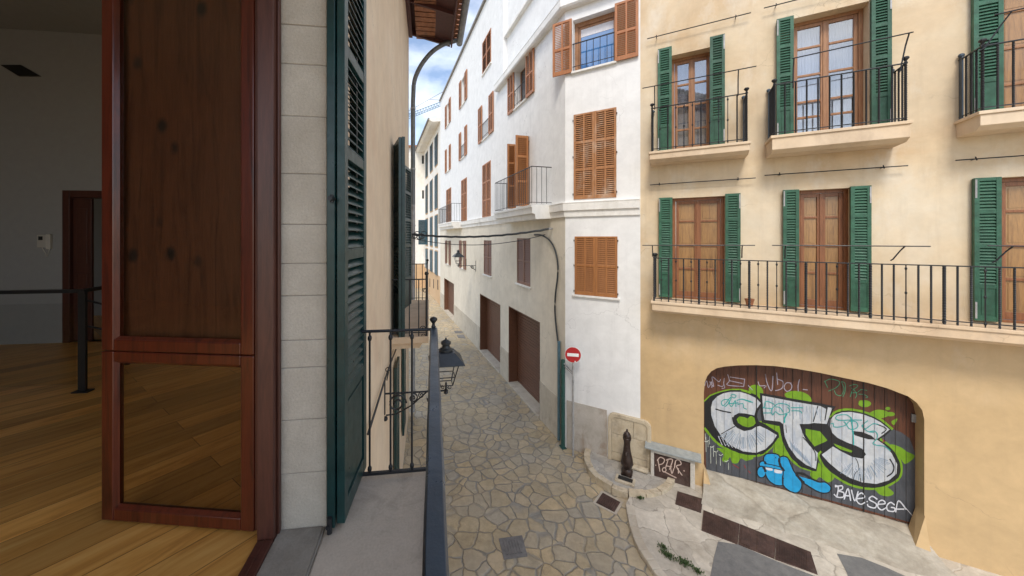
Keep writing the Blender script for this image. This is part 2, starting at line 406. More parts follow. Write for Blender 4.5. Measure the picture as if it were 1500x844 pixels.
def dup(o, parent, W):
    c = o.copy(); WORLD_name = c.name
    c.parent = None; COL.objects.link(c); WORLD[c.name] = W
    c.parent = parent
    c.matrix_basis = (WORLD[parent.name].inverted() @ W) if parent else W
    return c
def tag(o, label, cat, group=None):
    o['label'] = label; o['category'] = cat
    if group: o['group'] = group
    return o
def struct(o): o['kind'] = 'structure'; return o
def thing(name, W, label, cat, group=None):
    o = bpy.data.objects.new(name, None); o.empty_display_size = .2
    place(o, None, W); return tag(o, label, cat, group)

# ------------------------------------------------------------------ frames
class Frame:
    """a vertical facade: x along it (left to right as seen), y into the wall, z up"""
    def __init__(s, ox, oy, tx, ty):
        L = math.hypot(tx, ty); s.t = Vector((tx / L, ty / L)); s.i = Vector((-s.t.y, s.t.x)); s.o = Vector((ox, oy))
        s.W = Matrix(((s.t.x, s.i.x, 0, ox), (s.t.y, s.i.y, 0, oy), (0, 0, 1, 0), (0, 0, 0, 1)))
    def hit(s, px, py, off=0):
        u = (px - CX) / FPX; v = (HY - py) / FPX
        # (u*Y, Y) on line o - i*off + t*s
        p = s.o - s.i * off
        # dot((uY,Y)-p, i)=0
        Y = p.dot(s.i) / (Vector((u, 1)).dot(s.i))
        return (Vector((u * Y, Y)) - s.o).dot(s.t), EYE + v * Y
    def S(s, px, off=0): return s.hit(px, HY, off)[0]
    def Z(s, px, py, off=0): return s.hit(px, py, off)[1]
    def at(s, x, y=0, z=0): return s.W @ Matrix.Translation((x, y, z))
    def pt(s, x, y=0, z=0): return s.W @ Vector((x, y, z))
def G(px, py, z=0):
    Y = (EYE - z) * FPX / (py - HY); return ((px - CX) / FPX * Y, Y)
def TR(x, y, z=0, a=0): return Matrix.Translation((x, y, z)) @ Matrix.Rotation(a, 4, 'Z')

FO = Frame(-.534, 0, -.1288, 1)                       # own facade
FL = Frame(2.046, 8.0, .2692, -1)                     # long white facade, s=0 at the corner
FC = Frame(2.046, 8.0, 1.567, -1)                     # corner facet
cl = math.hypot(3.35 - 2.046, 8 - 7.168)
FY = Frame(3.35, 7.168, 1.721, -1)                    # ochre facade

def wall(mb, s0, s1, z0, z1, holes=(), depth=.3, y0=0, caps=True):
    xs = sorted({s0, s1, *[h[0] for h in holes], *[h[1] for h in holes]})
    zs = sorted({z0, z1, *[h[2] for h in holes], *[h[3] for h in holes]})
    xs = [x for x in xs if s0 <= x <= s1]; zs = [z for z in zs if z0 <= z <= z1]
    for yy, rev in ((y0, False), (y0 + depth, True)):
        for i in range(len(xs) - 1):
            for j in range(len(zs) - 1):
                cx, cz = (xs[i] + xs[i + 1]) / 2, (zs[j] + zs[j + 1]) / 2
                if any(h[0] < cx < h[1] and h[2] < cz < h[3] for h in holes): continue
                q = [(xs[i], yy, zs[j]), (xs[i + 1], yy, zs[j]), (xs[i + 1], yy, zs[j + 1]), (xs[i], yy, zs[j + 1])]
                mb.add(q if not rev else q[::-1], [(0, 1, 2, 3)])
    y1 = y0 + depth
    for a, b, c, d in [h[:4] for h in holes]:
        mb.add([(a, y0, c), (a, y1, c), (a, y1, d), (a, y0, d)], [(0, 1, 2, 3)])
        mb.add([(b, y0, c), (b, y1, c), (b, y1, d), (b, y0, d)], [(3, 2, 1, 0)])
        mb.add([(a, y0, d), (b, y0, d), (b, y1, d), (a, y1, d)], [(3, 2, 1, 0)])
        if c > z0 + .001: mb.add([(a, y0, c), (b, y0, c), (b, y1, c), (a, y1, c)], [(0, 1, 2, 3)])
    if caps:
        for x in (s0, s1): mb.add([(x, y0, z0), (x, y1, z0), (x, y1, z1), (x, y0, z1)], [(0, 1, 2, 3)])
        mb.add([(s0, y0, z1), (s1, y0, z1), (s1, y1, z1), (s0, y1, z1)], [(0, 1, 2, 3)])
    mb.sheet = True
    return mb

def leaf(mb, x0, w, z0, h, yf, th=.035, fw=.05, rails=(), pitch=.04, cols=1, panel=0.0, flip=1):
    """louvred shutter leaf; front face at y=yf, back at yf+th; rails = heights (m above z0)"""
    y0, y1 = yf, yf + th
    xs = [x0 + fw + (w - 2 * fw) * i / cols for i in range(cols + 1)]
    mb.box(x0, x0 + fw, y0, y1, z0, z0 + h); mb.box(x0 + w - fw, x0 + w, y0, y1, z0, z0 + h)
    cuts = [0.0] + ([panel] if panel else []) + sorted(rails) + [h]
    rz = []
    for k, c in enumerate(cuts):
        a = c if k == 0 else (c - fw if k == len(cuts) - 1 else c - fw / 2)
        hh = fw * (1.5 if k == 0 else 1)
        if k == len(cuts) - 1: a = h - fw
        mb.box(x0 + fw, x0 + w - fw, y0 + .002, y1 - .002, z0 + a, z0 + a + hh); rz.append((a, a + hh))
    for i in range(1, cols): mb.box(xs[i] - fw * .35, xs[i] + fw * .35, y0 + .003, y1 - .003, z0 + .01, z0 + h - .01)
    for k in range(len(rz) - 1):
        a, b = rz[k][1], rz[k + 1][0]
        if panel and k == 0:
            mb.box(x0 + fw, x0 + w - fw, y0 + th * .35, y1 - th * .3, z0 + a, z0 + b)
            mb.box(x0 + fw + .02, x0 + w - fw - .02, y0 + th * .18, y0 + th * .36, z0 + a + .025, z0 + b - .025)
            continue
        nsl = max(2, int((b - a) / pitch)); p = (b - a) / nsl
        for c in range(cols):
            xa = xs[c] + (fw * .35 if c else 0); xb = xs[c + 1] - (fw * .35 if c < cols - 1 else 0)
            for q in range(nsl):
                zc = z0 + a + p * q
                ya, yb = (y0 + .004, y1 - .004) if flip > 0 else (y1 - .004, y0 + .004)
                t_ = min(.007, p * .28)
                mb.prism([(ya, zc + .001), (ya, zc + .001 + t_), (yb, zc + p * .95), (yb, zc + p * .95 - t_)], xa, xb)
    return mb

def strip_poly(mb, F, pts, off, ins):
    """polygon given in photo px, laid on the facade plane pushed in by ins"""
    vs = []
    for px, py in pts:
        s, z = F.hit(px, py, -ins); vs.append((s, ins - off, z))
    mb.poly(vs)
def smoothline(p, n=6, closed=False):
    out = []; m = len(p)
    rng = range(m if closed else m - 1)
    for i in rng:
        if closed: a, b, c, d = p[(i - 1) % m], p[i], p[(i + 1) % m], p[(i + 2) % m]
        else: a, b, c, d = p[max(i - 1, 0)], p[i], p[i + 1], p[min(i + 2, m - 1)]
        for k in range(n):
            t = k / n
            out.append(tuple(.5 * (2 * b[j] + (c[j] - a[j]) * t + (2 * a[j] - 5 * b[j] + 4 * c[j] - d[j]) * t * t + (3 * b[j] - a[j] - 3 * c[j] + d[j]) * t ** 3) for j in (0, 1)))
    if not closed: out.append(tuple(p[-1][:2]))
    return out
OFFC = [0.0]
def ribbon(mb, F, pts, w, off, ins, n=5, smooth=True, taper=False):
    q = smoothline(pts, n) if smooth and len(pts) > 2 else pts
    m = len(q); vs = []
    for i, (x, y) in enumerate(q):
        a = q[max(i - 1, 0)]; b = q[min(i + 1, m - 1)]
        dx, dy = b[0] - a[0], b[1] - a[1]; L = math.hypot(dx, dy) or 1
        ww = w * (1 - .6 * (i / (m - 1)) if taper else 1) * (1 + .12 * math.sin(i * 1.7))
        nx, ny = -dy / L * ww / 2, dx / L * ww / 2
        for sx in (1, -1):
            s, z = F.hit(x + nx * sx, y + ny * sx, -ins); vs.append((s, ins - off - OFFC[0] - i * .00003, z))
    mb.add(vs, [(2 * i, 2 * i + 1, 2 * i + 3, 2 * i + 2) for i in range(m - 1)])
    OFFC[0] = (OFFC[0] + .00025) % .002

# ================================================================== GROUND
b = MB(); b.add([(-120, -60, 0), (120, -60, 0), (120, 160, 0), (-120, 160, 0)], [(0, 1, 2, 3)])
g = part('ground', b, 'paving', None, Matrix.Identity(4)); struct(g)

def slab_poly(name, pts, z0, z1, mat, bev=0):
    mb = MB(); mb.prism([(p[0], p[1]) for p in pts], z0, z1, 'z')
    return part(name, mb, mat, None, Matrix.Identity(4), bevel=bev)
PZ = .07
kerbpx = [(917, 738), (920, 757), (926, 782), (937, 806), (951, 826), (966, 848)]
kerb = [G(x, y, PZ) for x, y in kerbpx] + [(2.75, 4.3), (3.3, 3.2), (4.5, 1.6), (6.5, 0)]
wl = lambda s, y=0: tuple(FY.pt(s, y)[:2])
pv = slab_poly('pavement', kerb + [(12, -1.5), wl(10.5), wl(.05)], .0, PZ, 'pave_conc'); struct(pv)
# kerb stones along the pavement edge
mb = MB()
kk = smoothline(kerb[:8], 4)
for i in range(0, len(kk) - 3, 3):
    p0, p1 = Vector(kk[i]), Vector(kk[i + 3]); d = (p1 - p0).normalized(); n_ = Vector((-d.y, d.x))
    if n_.x < 0: n_ = -n_
    q0 = p0 + d * .008; q1 = p1 - d * .004
    mb.prism([tuple(q0 - n_ * .004), tuple(q1 - n_ * .004), tuple(q1 + n_ * .13), tuple(q0 + n_ * .13)], .0, PZ + .006 + random.random() * .006, 'z')
struct(part('kerb', mb, 'kerb', None, Matrix.Identity(4), bevel=.012))
# asphalt repairs
pa = slab_poly('road_patch', [G(x, y, PZ + .004) for x, y in [(1052, 793), (1082, 798), (1112, 811), (1140, 823), (1170, 835), (1200, 846), (1225, 900), (1030, 900), (1040, 846), (1046, 815)]], .01, PZ + .004, 'asphalt'); struct(pa)
pa = slab_poly('road_patch', [G(x, y, PZ + .004) for x, y in [(1226, 811), (1262, 817), (1300, 832), (1335, 848), (1380, 900), (1262, 900), (1240, 838)]], .01, PZ + .004, 'asphalt'); struct(pa)

# ================================================================== OCHRE HOUSE
INS = .24
yh = thing('ochre_house', FY.at(0, 0, 0), 'ochre house with green shutters and a graffiti covered garage door', 'house')
archpx = [(1031, 575), (1032.5, 560), (1036, 551), (1042, 544), (1050, 539.5), (1062, 537), (1082, 535.3), (1108, 535), (1135, 536.3), (1165, 540), (1200, 546), (1235, 553.5), (1272, 561), (1300, 569), (1331, 581), (1343, 590), (1351, 601), (1354, 615)]
arch = [FY.hit(x, y) for x, y in archpx]
aL, aR = arch[0][0], arch[-1][0]; aT = max(z for s, z in arch) + .05
arch[0] = (aL, arch[0][1]); 
gz0 = .0
wins = []   # opening specs: (pxL, pxR, pyT at pxL, floor z)
LZ = FY.Z(985, 441, .0)   # approx floor level of lower balcony, refined below
lowz = FY.Z(955, 441, .5); upz = FY.Z(1130, 199, .5)
print('lower balcony z', lowz, 'upper', upz, 'arch', aL, aR, aT)
lowtop = FY.Z(1062, 287); uptopz = FY.Z(984, 81.7); up2top = FY.Z(1273, 1.5)
print('tops', lowtop, uptopz, up2top)
hl = lowz + .0; hu = upz + .0
H = {
 'l1': (FY.S(985), FY.S(1062), hl, lowtop), 'l2': (FY.S(1169), FY.S(1247), hl, FY.Z(1169, 279)),
 'l3': (FY.S(1466), FY.S(1466) + .95, hl, FY.Z(1466, 260)),
 'u1': (FY.S(983), FY.S(1046), hu, uptopz), 'u2': (FY.S(1161), FY.S(1273), hu, FY.Z(1273, 1.5)), 'u3': (FY.S(1468), FY.S(1468) + 1.0, hu, FY.Z(1273, 1.5)),
}
print({k: tuple(round(x, 2) for x in v) for k, v in H.items()})
mb = MB()
bbox = (aL, aR, gz0, aT)
wall(mb, 0, 9.6, 0, EYE + 6.6, [h for h in H.values()] + [bbox], .42)
# remove bbox reveal pieces by building the arch spandrel
for i in range(len(arch) - 1):
    (s0, z0), (s1, z1) = arch[i], arch[i + 1]
    mb.add([(s0, 0, z0), (s1, 0, z1), (s1, 0, aT), (s0, 0, aT)], [(0, 1, 2, 3)])
    mb.add([(s0, 0, z0), (s1, 0, z1), (s1, .42, z1), (s0, .42, z0)], [(0, 1, 2, 3)])
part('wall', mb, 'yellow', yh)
mb = MB(); mb.box(-.2, 9.8, -.3, 4, EYE + 6.6, EYE + 6.75); part('roof', mb, 'tile', yh)

def glazed_door(F, hole, root, inset, frame_mat, pane_mat, rails, name='balcony_door', fw=.055, panelfrac=.0, label=None):
    a, b_, c, d = hole; w = b_ - a; h = d - c
    W = F.at(a, inset, c)
    m = MB(); m.box(0, fw, 0, .07, 0, h); m.box(w - fw, w, 0, .07, 0, h); m.box(fw, w - fw, 0, .07, h - fw, h); m.box(fw, w - fw, 0, .07, 0, .04)
    f = part(name, m, frame_mat, root, W, bevel=.004)
    cx = w / 2
    for k, (xa, xb) in enumerate(((fw + .003, cx - .002), (cx + .002, w - fw - .003))):
        q = MB(); st = .05; y0 = .012 + .004 * k
        q.box(xa, xa + st, y0, .06, .045, h - fw - .004); q.box(xb - st, xb, y0, .06, .045, h - fw - .004)
        zs = [.045] + [h * r for r in rails] + [h - fw - .004]
        q.box(xa + st, xb - st, y0, .058, .045, .045 + .10)
        q.box(xa + st, xb - st, y0, .058, h - fw - .004 - .055, h - fw - .004)
        for r in rails: q.box(xa + st, xb - st, y0 + .004, .056, h * r - .018, h * r + .018)
        if k == 0: q.box(xb - .022, xb + .022, y0 - .014, y0 - .001, .05, h - fw - .01)
        part('door_leaf', q, frame_mat, f, W, bevel=.003)
        p = MB(); bounds = [.145] + [h * r + .018 for r in rails], [h * r - .018 for r in rails] + [h - fw - .059]
        p.box(xa + st - .005, xb - st + .005, .036, .041, .14, h - fw - .055)
        if pane_mat == 'panelwood':
            for za, zb in zip(*bounds):
                if zb - za > .12: p.box(xa + st + .03, xb - st - .03, .031, .037, za + .03, zb - .03)
        if pane_mat == 'pane_pale':
            part('pane', p, 'glass3', f, W)
            p = MB(); nn = 60; vv = []
            for i in range(nn + 1):
                x = xa + .02 + (xb - xa - .04) * i / nn; y = .10 + .010 * math.sin(i * .9 + k) + .006 * math.sin(i * 2.3)
                vv += [(x, y, .06), (x, y, h - .08)]
            p.add(vv, [(2 * i, 2 * i + 2, 2 * i + 3, 2 * i + 1) for i in range(nn)]); p.sheet = True
            part('curtain', p, 'curtain', f, W)
        else: part('pane', p, pane_mat, f, W)
    return f

door_l1 = glazed_door(FY, H['l1'], yh, .10, 'winwood', 'panelwood', (.30, .53, .77))
door_l2 = glazed_door(FY, H['l2'], yh, .12, 'winwood', 'panelwood', (.30, .53, .77))
door_l3 = glazed_door(FY, H['l3'], yh, .12, 'winwood', 'panelwood', (.30, .53, .77))
door_u1 = glazed_door(FY, H['u1'], yh, .20, 'winwood2', 'pane_pale', (.25, .50, .72))
door_u2 = glazed_door(FY, H['u2'], yh, .20, 'winwood2', 'pane_pale', (.2, .33, .55, .78))
door_u3 = glazed_door(FY, H['u3'], yh, .20, 'winwood2', 'panelwood', (.25, .50, .75))

def fold_shutter(F, s0, s1, zb, zt, parent, out=.012, mat='green', bar='left', pitch=.042):
    """two narrow louvred leaves folded on each other against the wall"""
    W = F.at(s0, 0, zb); w = s1 - s0; h = zt - zb; m = MB()
    r = (h * .40, h * .58, h * .78) 
    leaf(m, 0, w, 0, h, -out - .075, .034, .045, (h * .52, h * .76), pitch, 1, h * .24)
    leaf(m, .006, w - .006, .003, h - .006, -out - .036, .034, .045, (h * .52, h * .76), pitch, 1, h * .24)
    o = part('shutter', m, mat, parent, W)
    q = MB(); x = .012 if bar == 'left' else w - .012
    q.box(x - .009, x + .009, -out - .083, -out - .0755, h * .86, h * .99); q.box(x - .009, x + .009, -out - .083, -out - .0755, .03, h * .13)
    return o, q, W
def add_shutter(F, pxa, pxb, pyTa, pyBa, parent, door, bar='left', out=.012):
    off = out + .08
    s0, zt = F.hit(pxa, pyTa, off); s1 = F.S(pxb, off)
    # shutter sub-part of the house door it belongs to
    o, q, W = fold_shutter(F, s0, s1, pyBa, zt, door, out, bar=bar)
    part('shutter_bolt', q, 'galv', door, W)
sb = lowz + .03; su = upz + .03
add_shutter(FY, 965, 985, 290, sb, yh, door_l1)
add_shutter(FY, 1062.5, 1085, 284, sb, yh, door_l1, 'right')
add_shutter(FY, 1147.5, 1171, 278.5, sb, yh, door_l2)
add_shutter(FY, 1246.5, 1277, 273, sb, yh, door_l2, 'right')
add_shutter(FY, 1428, 1468, 261, sb, yh, door_l3)
add_shutter(FY, 963.5, 984, 72, su, yh, door_u1)
add_shutter(FY, 1040, 1062, 54, su, yh, door_u1, 'right', out=.1)
add_shutter(FY, 1138, 1163, 28, su, yh, door_u2)
add_shutter(FY, 1277, 1307, -8, su, yh, door_u2, 'right')
add_shutter(FY, 1427, 1471, -45, su, yh, door_u3)

# ---- balconies of the ochre house
def balcony(F, root, sA, sB, z, dep, th, railh, openR=True, group='x', splay=.05, pitch=.125):
    m = MB()
    m.box(sA - .02, sB + .02, -dep - .02, 0.002, z - .045, z)
    m.prism([(0.002, z - th), (-dep + .10, z - th), (-dep, z - th + .05), (-dep, z - .046), (0.002, z - .046)], sA, sB)
    o = part('balcony', m, 'ledge', root, F.at(0, 0, 0), bevel=.006)
    r = MB(); zt = z + railh
    yb = -dep + .035
    r.box(sA + .015, sB - .015, yb - .012, yb + .012, zt - .01, zt + .006)
    for s in (sA + .03, sB - .03): r.box(s - .01, s + .01, yb, 0, zt - .010, zt + .005)
    part('handrail', r, 'iron', o, F.W, bevel=.003)
    r = MB(); r.box(sA + .02, sB - .02, yb - .008, yb + .008, z + .045, z + .058)
    for s in (sA + .03, sB - .03): r.box(s - .006, s + .006, yb, 0, z + .046, z + .057)
    part('bottom_rail', r, 'iron', o, F.W)
    return o, zt, yb
def bal_mesh(kind, h):
    m = MB()
    if kind == 'twist': m.twist(0, 0, 0, h, .0125, 30, 110)
    elif kind == 'thin': 
        m.tube([(0, 0, 0), (0, 0, h)], .0065, 6)
        for f in (.06, .5, .93): m.lathe([(.007, -.02), (.014, -.008), (.014, .008), (.007, .02)], (0, 0, h * f), 8)
    elif kind == 'thick': m.twist(0, 0, 0, h, .019, 22, 90)
    return m
PROTO = {}
def put_bal(kind, h, parent, W):
    k = (kind, round(h, 3))
    if k not in PROTO:
        PROTO[k] = part('baluster', bal_mesh(kind, h), 'iron', parent, W); return PROTO[k]
    return dup(PROTO[k], parent, W)
def post(parent, F, s, y, z0, h, ballr=.03, flat=False):
    m = MB()
    if flat: m.box(s - .028, s + .028, y - .008, y + .008, z0, z0 + h + .04); m.ball((s, y, z0 + h + .06), .032)
    else:
        m.twist(s, y, z0, z0 + h, .017, 26, 100); m.lathe([(.012, 0), (.02, .012), (.012, .025), (.018, .04), (.036, .06), (.038, .072), (.028, .088), (.004, .096)], (s, y, z0 + h), 12)
    part('corner_post', m, 'iron', parent, F.W)

railh = .86
# lower long balcony
dl = .50
sA = FY.S(955, dl); sB = 9.5
lo, zt, yb = balcony(FY, yh, sA, sB, lowz, dl, .22, FY.Z(958, 378, dl) - lowz, pitch=.13)
rh = FY.Z(958, 378, dl) - lowz; print('railh', rh)
post(lo, FY, sA + .035, yb, lowz, rh)
post(lo, FY, sA + .035, -.03, lowz, rh - .02)
n = int((6.2 - sA) / .118)
for i in range(1, n):
    s = sA + .035 + i * .118
    kind = 'thick' if i % 6 == 0 else ('twist' if i % 2 == 0 or s > 2.2 and i % 3 else 'thin')
    if FY.S(1180, .5) > s > 0 and i % 6 and i % 2: kind = 'thin'
    put_bal(kind, rh, lo, FY.at(s, yb, lowz))
for k in range(1, 4): put_bal('thin', rh, lo, FY.at(sA + .03, yb + k * .11, lowz))
# upper balconies
def up_bal(pxa, pya, pxb, dep, th, pxrail, pyrail, kinds, flatwall=False):
    a, z = FY.hit(pxa, pya, dep); b2 = FY.S(pxb, dep) if pxb else a + 1.7
    hgt = FY.Z(pxrail, pyrail, dep) - z
    o, zt, yb = balcony(FY, yh, a, b2, z, dep, th, hgt)
    post(o, FY, a + .035, yb, z, hgt); post(o, FY, b2 - .035, yb, z, hgt)
    for s in (a + .03, b2 - .03): 
        m = MB(); m.box(s - .008, s + .008, -.075, -.012, z, z + hgt + .03); m.ball((s, -.045, z + hgt + .05), .032); part('wall_post', m, 'rail_iron', o, FY.W)
    cnt = max(6, round((b2 - a) / .135)); 
    for i in range(1, cnt):
        put_bal(kinds[i % len(kinds)], hgt, o, FY.at(a + .035 + (b2 - a - .07) * i / cnt, yb, z))
    for s in (a + .03, b2 - .03):
        for k in range(1, 4): put_bal('twist' if kinds[0] == 'twist' else 'thin', hgt, o, FY.at(s, yb + k * .1, z))
    print('balc', a, b2, z, hgt)
    return o, z, hgt
u1 = up_bal(952, 222.5, 1098, .45, .20, 956, 158, ('thin', 'thin', 'twist', 'thin'))
u2 = up_bal(1131, 199, 1334, .48, .28, 1131, 124, ('twist',))
u3 = up_bal(1436, 163, None, .48, .24, 1440, 66, ('twist',))

# iron rods fixed to the wall above the openings and held out from the rails
def rod(pts, offs, brackets, name='awning_rod'):
    (xa, ya), (xb, yb_) = pts
    s0, z0 = FY.hit(xa, ya, offs); s1, z1 = FY.hit(xb, yb_, offs)
    z1 = z0 if offs < .2 and abs(z1 - z0) < .2 else z1
    m = MB(); m.tube([(s0, -offs, z0), (s1, -offs, z1)], .009, 6)
    for bx in brackets:
        s = s0 + (s1 - s0) * bx; z = z0 + (z1 - z0) * bx
        if offs < .2: m.tube([(s, 0, z), (s, -offs, z)], .007, 6); m.tube([(s, -offs - .02, z - .02), (s, -offs + .01, z + .03)], .008, 6)
        else:
            tgt = brackets[bx]; m.tube([(s, -offs, z), (s + tgt[0] * .3, -offs + .04, z - tgt[1] * .3), (s + tgt[0], -offs + .05, z - tgt[1] + .02), (s + tgt[0] * 1.2, -offs + .06, z - tgt[1])], .009, 6)
    part(name, m, 'iron', yh, FY.W)
rod([(948, 57), (1100, 18)], .09, (.1, .87)); rod([(1119, 12), (1250, -25)], .09, (.15, .9))
rod([(952, 271), (1107, 258)], .09, (.1, .85)); rod([(1120, 257), (1330, 240)], .09, (.12, .85)); rod([(1400, 235), (1560, 222)], .09, (.2, .9))
rod([(941, 129.5), (1108, 97)], .5, {.12: (.0, .42), .86: (0, .42)})
rod([(1160, 86), (1338, 47)], .52, {.02: (0, .45), .97: (-.07, .52)})
rod([(1457, 22), (1545, 2)], .52, {.3: (-.2, .42)})
rod([(941, 359.5), (1106, 359.5)], .54, {.1: (0, .21), .9: (0, .21)})
rod([(1131, 359.5), (1363, 361)], .54, {.1: (0, .21), .86: (-.1, .21)})
rod([(1447, 360), (1580, 362)], .54, {.3: (-.12, .22)})

# ---- garage door with graffiti
dz0 = FY.Z(1035, 686, -INS)
print('door sill z', dz0)
m = MB()
nb = 26; x0, x1 = aL - .02, aR + .02
seams = [FY.S(1108, -INS), FY.S(1265, -INS)]
edges = [x0] + seams + [x1]
for e in range(3):
    a, b2 = edges[e] + (.006 if e else 0), edges[e + 1] - (.006 if e < 2 else 0); k = round((b2 - a) / .125)
    for i in range(k):
        m.box(a + (b2 - a) * i / k + .001, a + (b2 - a) * (i + 1) / k - .001, INS, INS + .05, dz0, aT + .02)
m.box(x0, x1, INS + .03, INS + .07, dz0, aT + .02)
gd = part('garage_door', m, 'gboards', yh, FY.W)
GM = {}
def gp(name, c, rough=.45, streak=None):
    m_ = bpy.data.materials.new(name); t, n_, l, bb = nt(m_); v = coords(t)
    f = noise(t, v, 8, 6, .65); col = ramp(t, f, [(.3, sc(c, .82)), (.7, sc(c, 1.12))])
    if streak:
        v2 = coords(t, (9, 1, 2.2)); g_ = ramp(t, noise(t, v2, 1.5, 6, .7, .5), [(.45, 0), (.72, .75)])
        col = mixc(t, g_, col, streak)
    l.new(col, bb.inputs['Base Color']); bb.inputs['Roughness'].default_value = rough
    if name.startswith('spray') and name not in ('spray_grey', 'spray_black', 'spray_pink'):
        wr = math2(t, 'ADD', noise(t, coords(t, (14, 14, 1.3)), 2.2, 8, .75), math2(t, 'MULTIPLY', noise(t, v, 40, 4, .7), .35))
        lim = .47 if name in ('spray_violet', 'spray_line', 'spray_mint') else .43
        l.new(ramp(t, wr, [(lim, .15), (lim + .05, .97)]), bb.inputs['Alpha'])
    GM[name] = m_; return m_
gp('spray_grey', (.06, .066, .08), .5, (.10, .105, .12)); gp('spray_black', (.012, .013, .016)); gp('spray_silver', (.52, .545, .57), .4, (.30, .36, .46)); gp('spray_green', (.17, .34, .012), .5, (.11, .25, .01))
gp('spray_blue', (.012, .30, .60)); gp('spray_white', (.62, .64, .70)); gp('spray_teal', (.02, .33, .32)); gp('spray_mint', (.06, .32, .17)); gp('spray_violet', (.34, .30, .36)); gp('spray_red', (.22, .04, .04)); gp('spray_line', (.65, .7, .62)); gp('spray_haze', (.17, .11, .10)); gp('spray_steel', (.26, .33, .42)); gp('spray_joint', (.06, .05, .045))
def r5(p): return [(1000 + x / 2.8125, 500 + y / 2.8125) for x, y in p]
def tl(ox, oy, p): return [(ox + x / 8.44, oy + y / 8.44) for x, y in p]
def ell(cx, cy, rx, ry, n=16): return [(cx + rx * math.cos(2 * math.pi * k / n), cy + ry * math.sin(2 * math.pi * k / n)) for k in range(n)]
IN = INS
def gsheet(name, polys, mat, off, sm=True, label=None):
    m = MB(); m.sheet = True
    for k, p in enumerate(polys):
        strip_poly(m, FY, smoothline(p, 5, True) if sm else p, off + k * .0001, IN)
    return part(name, m, GM[mat], gd, FY.W, label=label)
def gstroke(name, strokes, mat, w, off, sm=True, label=None):
    m = MB(); m.sheet = True
    for p in strokes:
        ww = w
        if isinstance(p, tuple): ww, p = p
        ribbon(m, FY, p, ww, off, IN, smooth=sm)
    return part(name, m, GM[mat], gd, FY.W, label=label)
gsheet('graffiti_undercoat', [r5([(92, 380), (94, 450), (97, 528), (300, 577), (520, 632), (740, 690), (952, 750), (962, 640), (962, 470), (935, 400), (900, 375), (860, 360), (700, 330), (520, 290), (330, 260), (180, 280)])], 'spray_grey', .0006, sm=False)
greens = [[(272, 195), (290, 180), (318, 185), (332, 210), (322, 240), (290, 222)], [(420, 218), (450, 205), (490, 208), (522, 225), (530, 250), (500, 262), (440, 240)],
  [(395, 400), (372, 450), (395, 500), (440, 500), (430, 460), (410, 420)], [(315, 330), (345, 330), (410, 345), (415, 385), (380, 380), (330, 352)],
  [(555, 500), (580, 520), (625, 556), (600, 582), (565, 560), (545, 575), (525, 545)],
  [(140, 440), (200, 450), (290, 478), (262, 492), (240, 482), (226, 502), (204, 500), (195, 478), (180, 498), (162, 490), (168, 465)],
  ell(750, 257, 26, 14), [(765, 300), (800, 282), (840, 288), (850, 305), (815, 318), (790, 318)], ell(856, 300, 18, 9), ell(845, 277, 10, 7), ell(735, 250, 10, 7),
  [(855, 425), (895, 435), (925, 455), (955, 470), (945, 488), (915, 505), (895, 480), (865, 460)], [(785, 598), (830, 590), (848, 604), (870, 625), (850, 638), (818, 634), (800, 620)],
  [(860, 330), (885, 318), (870, 345)]]
gsheet('graffiti_backdrop', [r5(p) for p in greens], 'spray_green', .0012)
blackC = [(1031.8, 588.7), (1041, 580), (1055.5, 574.5), (1070, 571.5), (1086, 571.5), (1100.6, 575.7), (1108, 579), (1118, 590), (1110, 603), (1109, 610), (1111, 617), (1120, 621), (1142, 635), (1140.4, 641), (1130, 655), (1118, 665), (1103, 668.3), (1086, 666.3), (1070, 660.4), (1055.5, 652.6), (1043.7, 642), (1031.8, 626.6)]
blackT = [(1113, 575.5), (1164, 584.5), (1200, 590.5), (1224, 595.5), (1216, 610), (1213, 622), (1222, 641), (1232, 652), (1218, 650), (1202, 665), (1199, 675), (1196, 690.5), (1191, 690), (1173, 684), (1158, 672), (1147, 653), (1143, 640), (1140, 624), (1116, 619), (1114, 600)]
blackS = [(1216, 612), (1222, 604.5), (1233, 600.5), (1246, 600), (1264, 603), (1281, 609.5), (1293, 616.5), (1307.5, 629), (1297, 638), (1289, 643), (1301, 651), (1312, 662), (1320, 680), (1319, 697), (1309, 707), (1290, 715), (1268, 715.5), (1245, 710), (1225, 699), (1208, 685), (1199, 668), (1203, 661), (1210, 655), (1219, 649), (1214, 635)]
gstroke('graffiti_halo', [blackC[:6] , blackC[13:], blackT[12:18], blackS[0:8], blackS[9:22]], 'spray_green', 3.2, .0018)
gsheet('graffiti_shadow', [blackC, blackT, blackS], 'spray_black', .0024, sm=False)
gsheet('graffiti_counter', [[(1079, 614), (1083, 610), (1090, 611), (1095, 613), (1100, 609), (1105, 612), (1107, 620), (1103, 624), (1096, 626), (1088, 624), (1081, 619)],
   [(1180, 628), (1201, 632), (1212, 645), (1208, 647.5), (1193, 654), (1186, 645), (1180, 636)], [(1221, 649.5), (1230, 653), (1249, 660.5), (1247, 663), (1232, 658.5), (1224, 653.5)]], 'spray_green', .0032, sm=False)
whiteC = [(1043.7, 588), (1050.8, 580.5), (1060, 576), (1070, 574), (1084, 574), (1097, 578), (1107, 583), (1114.5, 590.5), (1107, 601), (1105, 608.5), (1091, 605.5), (1082, 605), (1075.5, 608.5), (1072.5, 614.5), (1074, 621), (1080, 627), (1090, 631.5), (1101, 629.5), (1107, 625.5), (1113, 624), (1124, 629), (1138, 637.5), (1131.6, 647.6), (1121, 658), (1108, 663.3), (1089, 661.3), (1071, 652.9), (1057.5, 640.4), (1047, 624.4), (1042, 608.4), (1041.5, 597)]
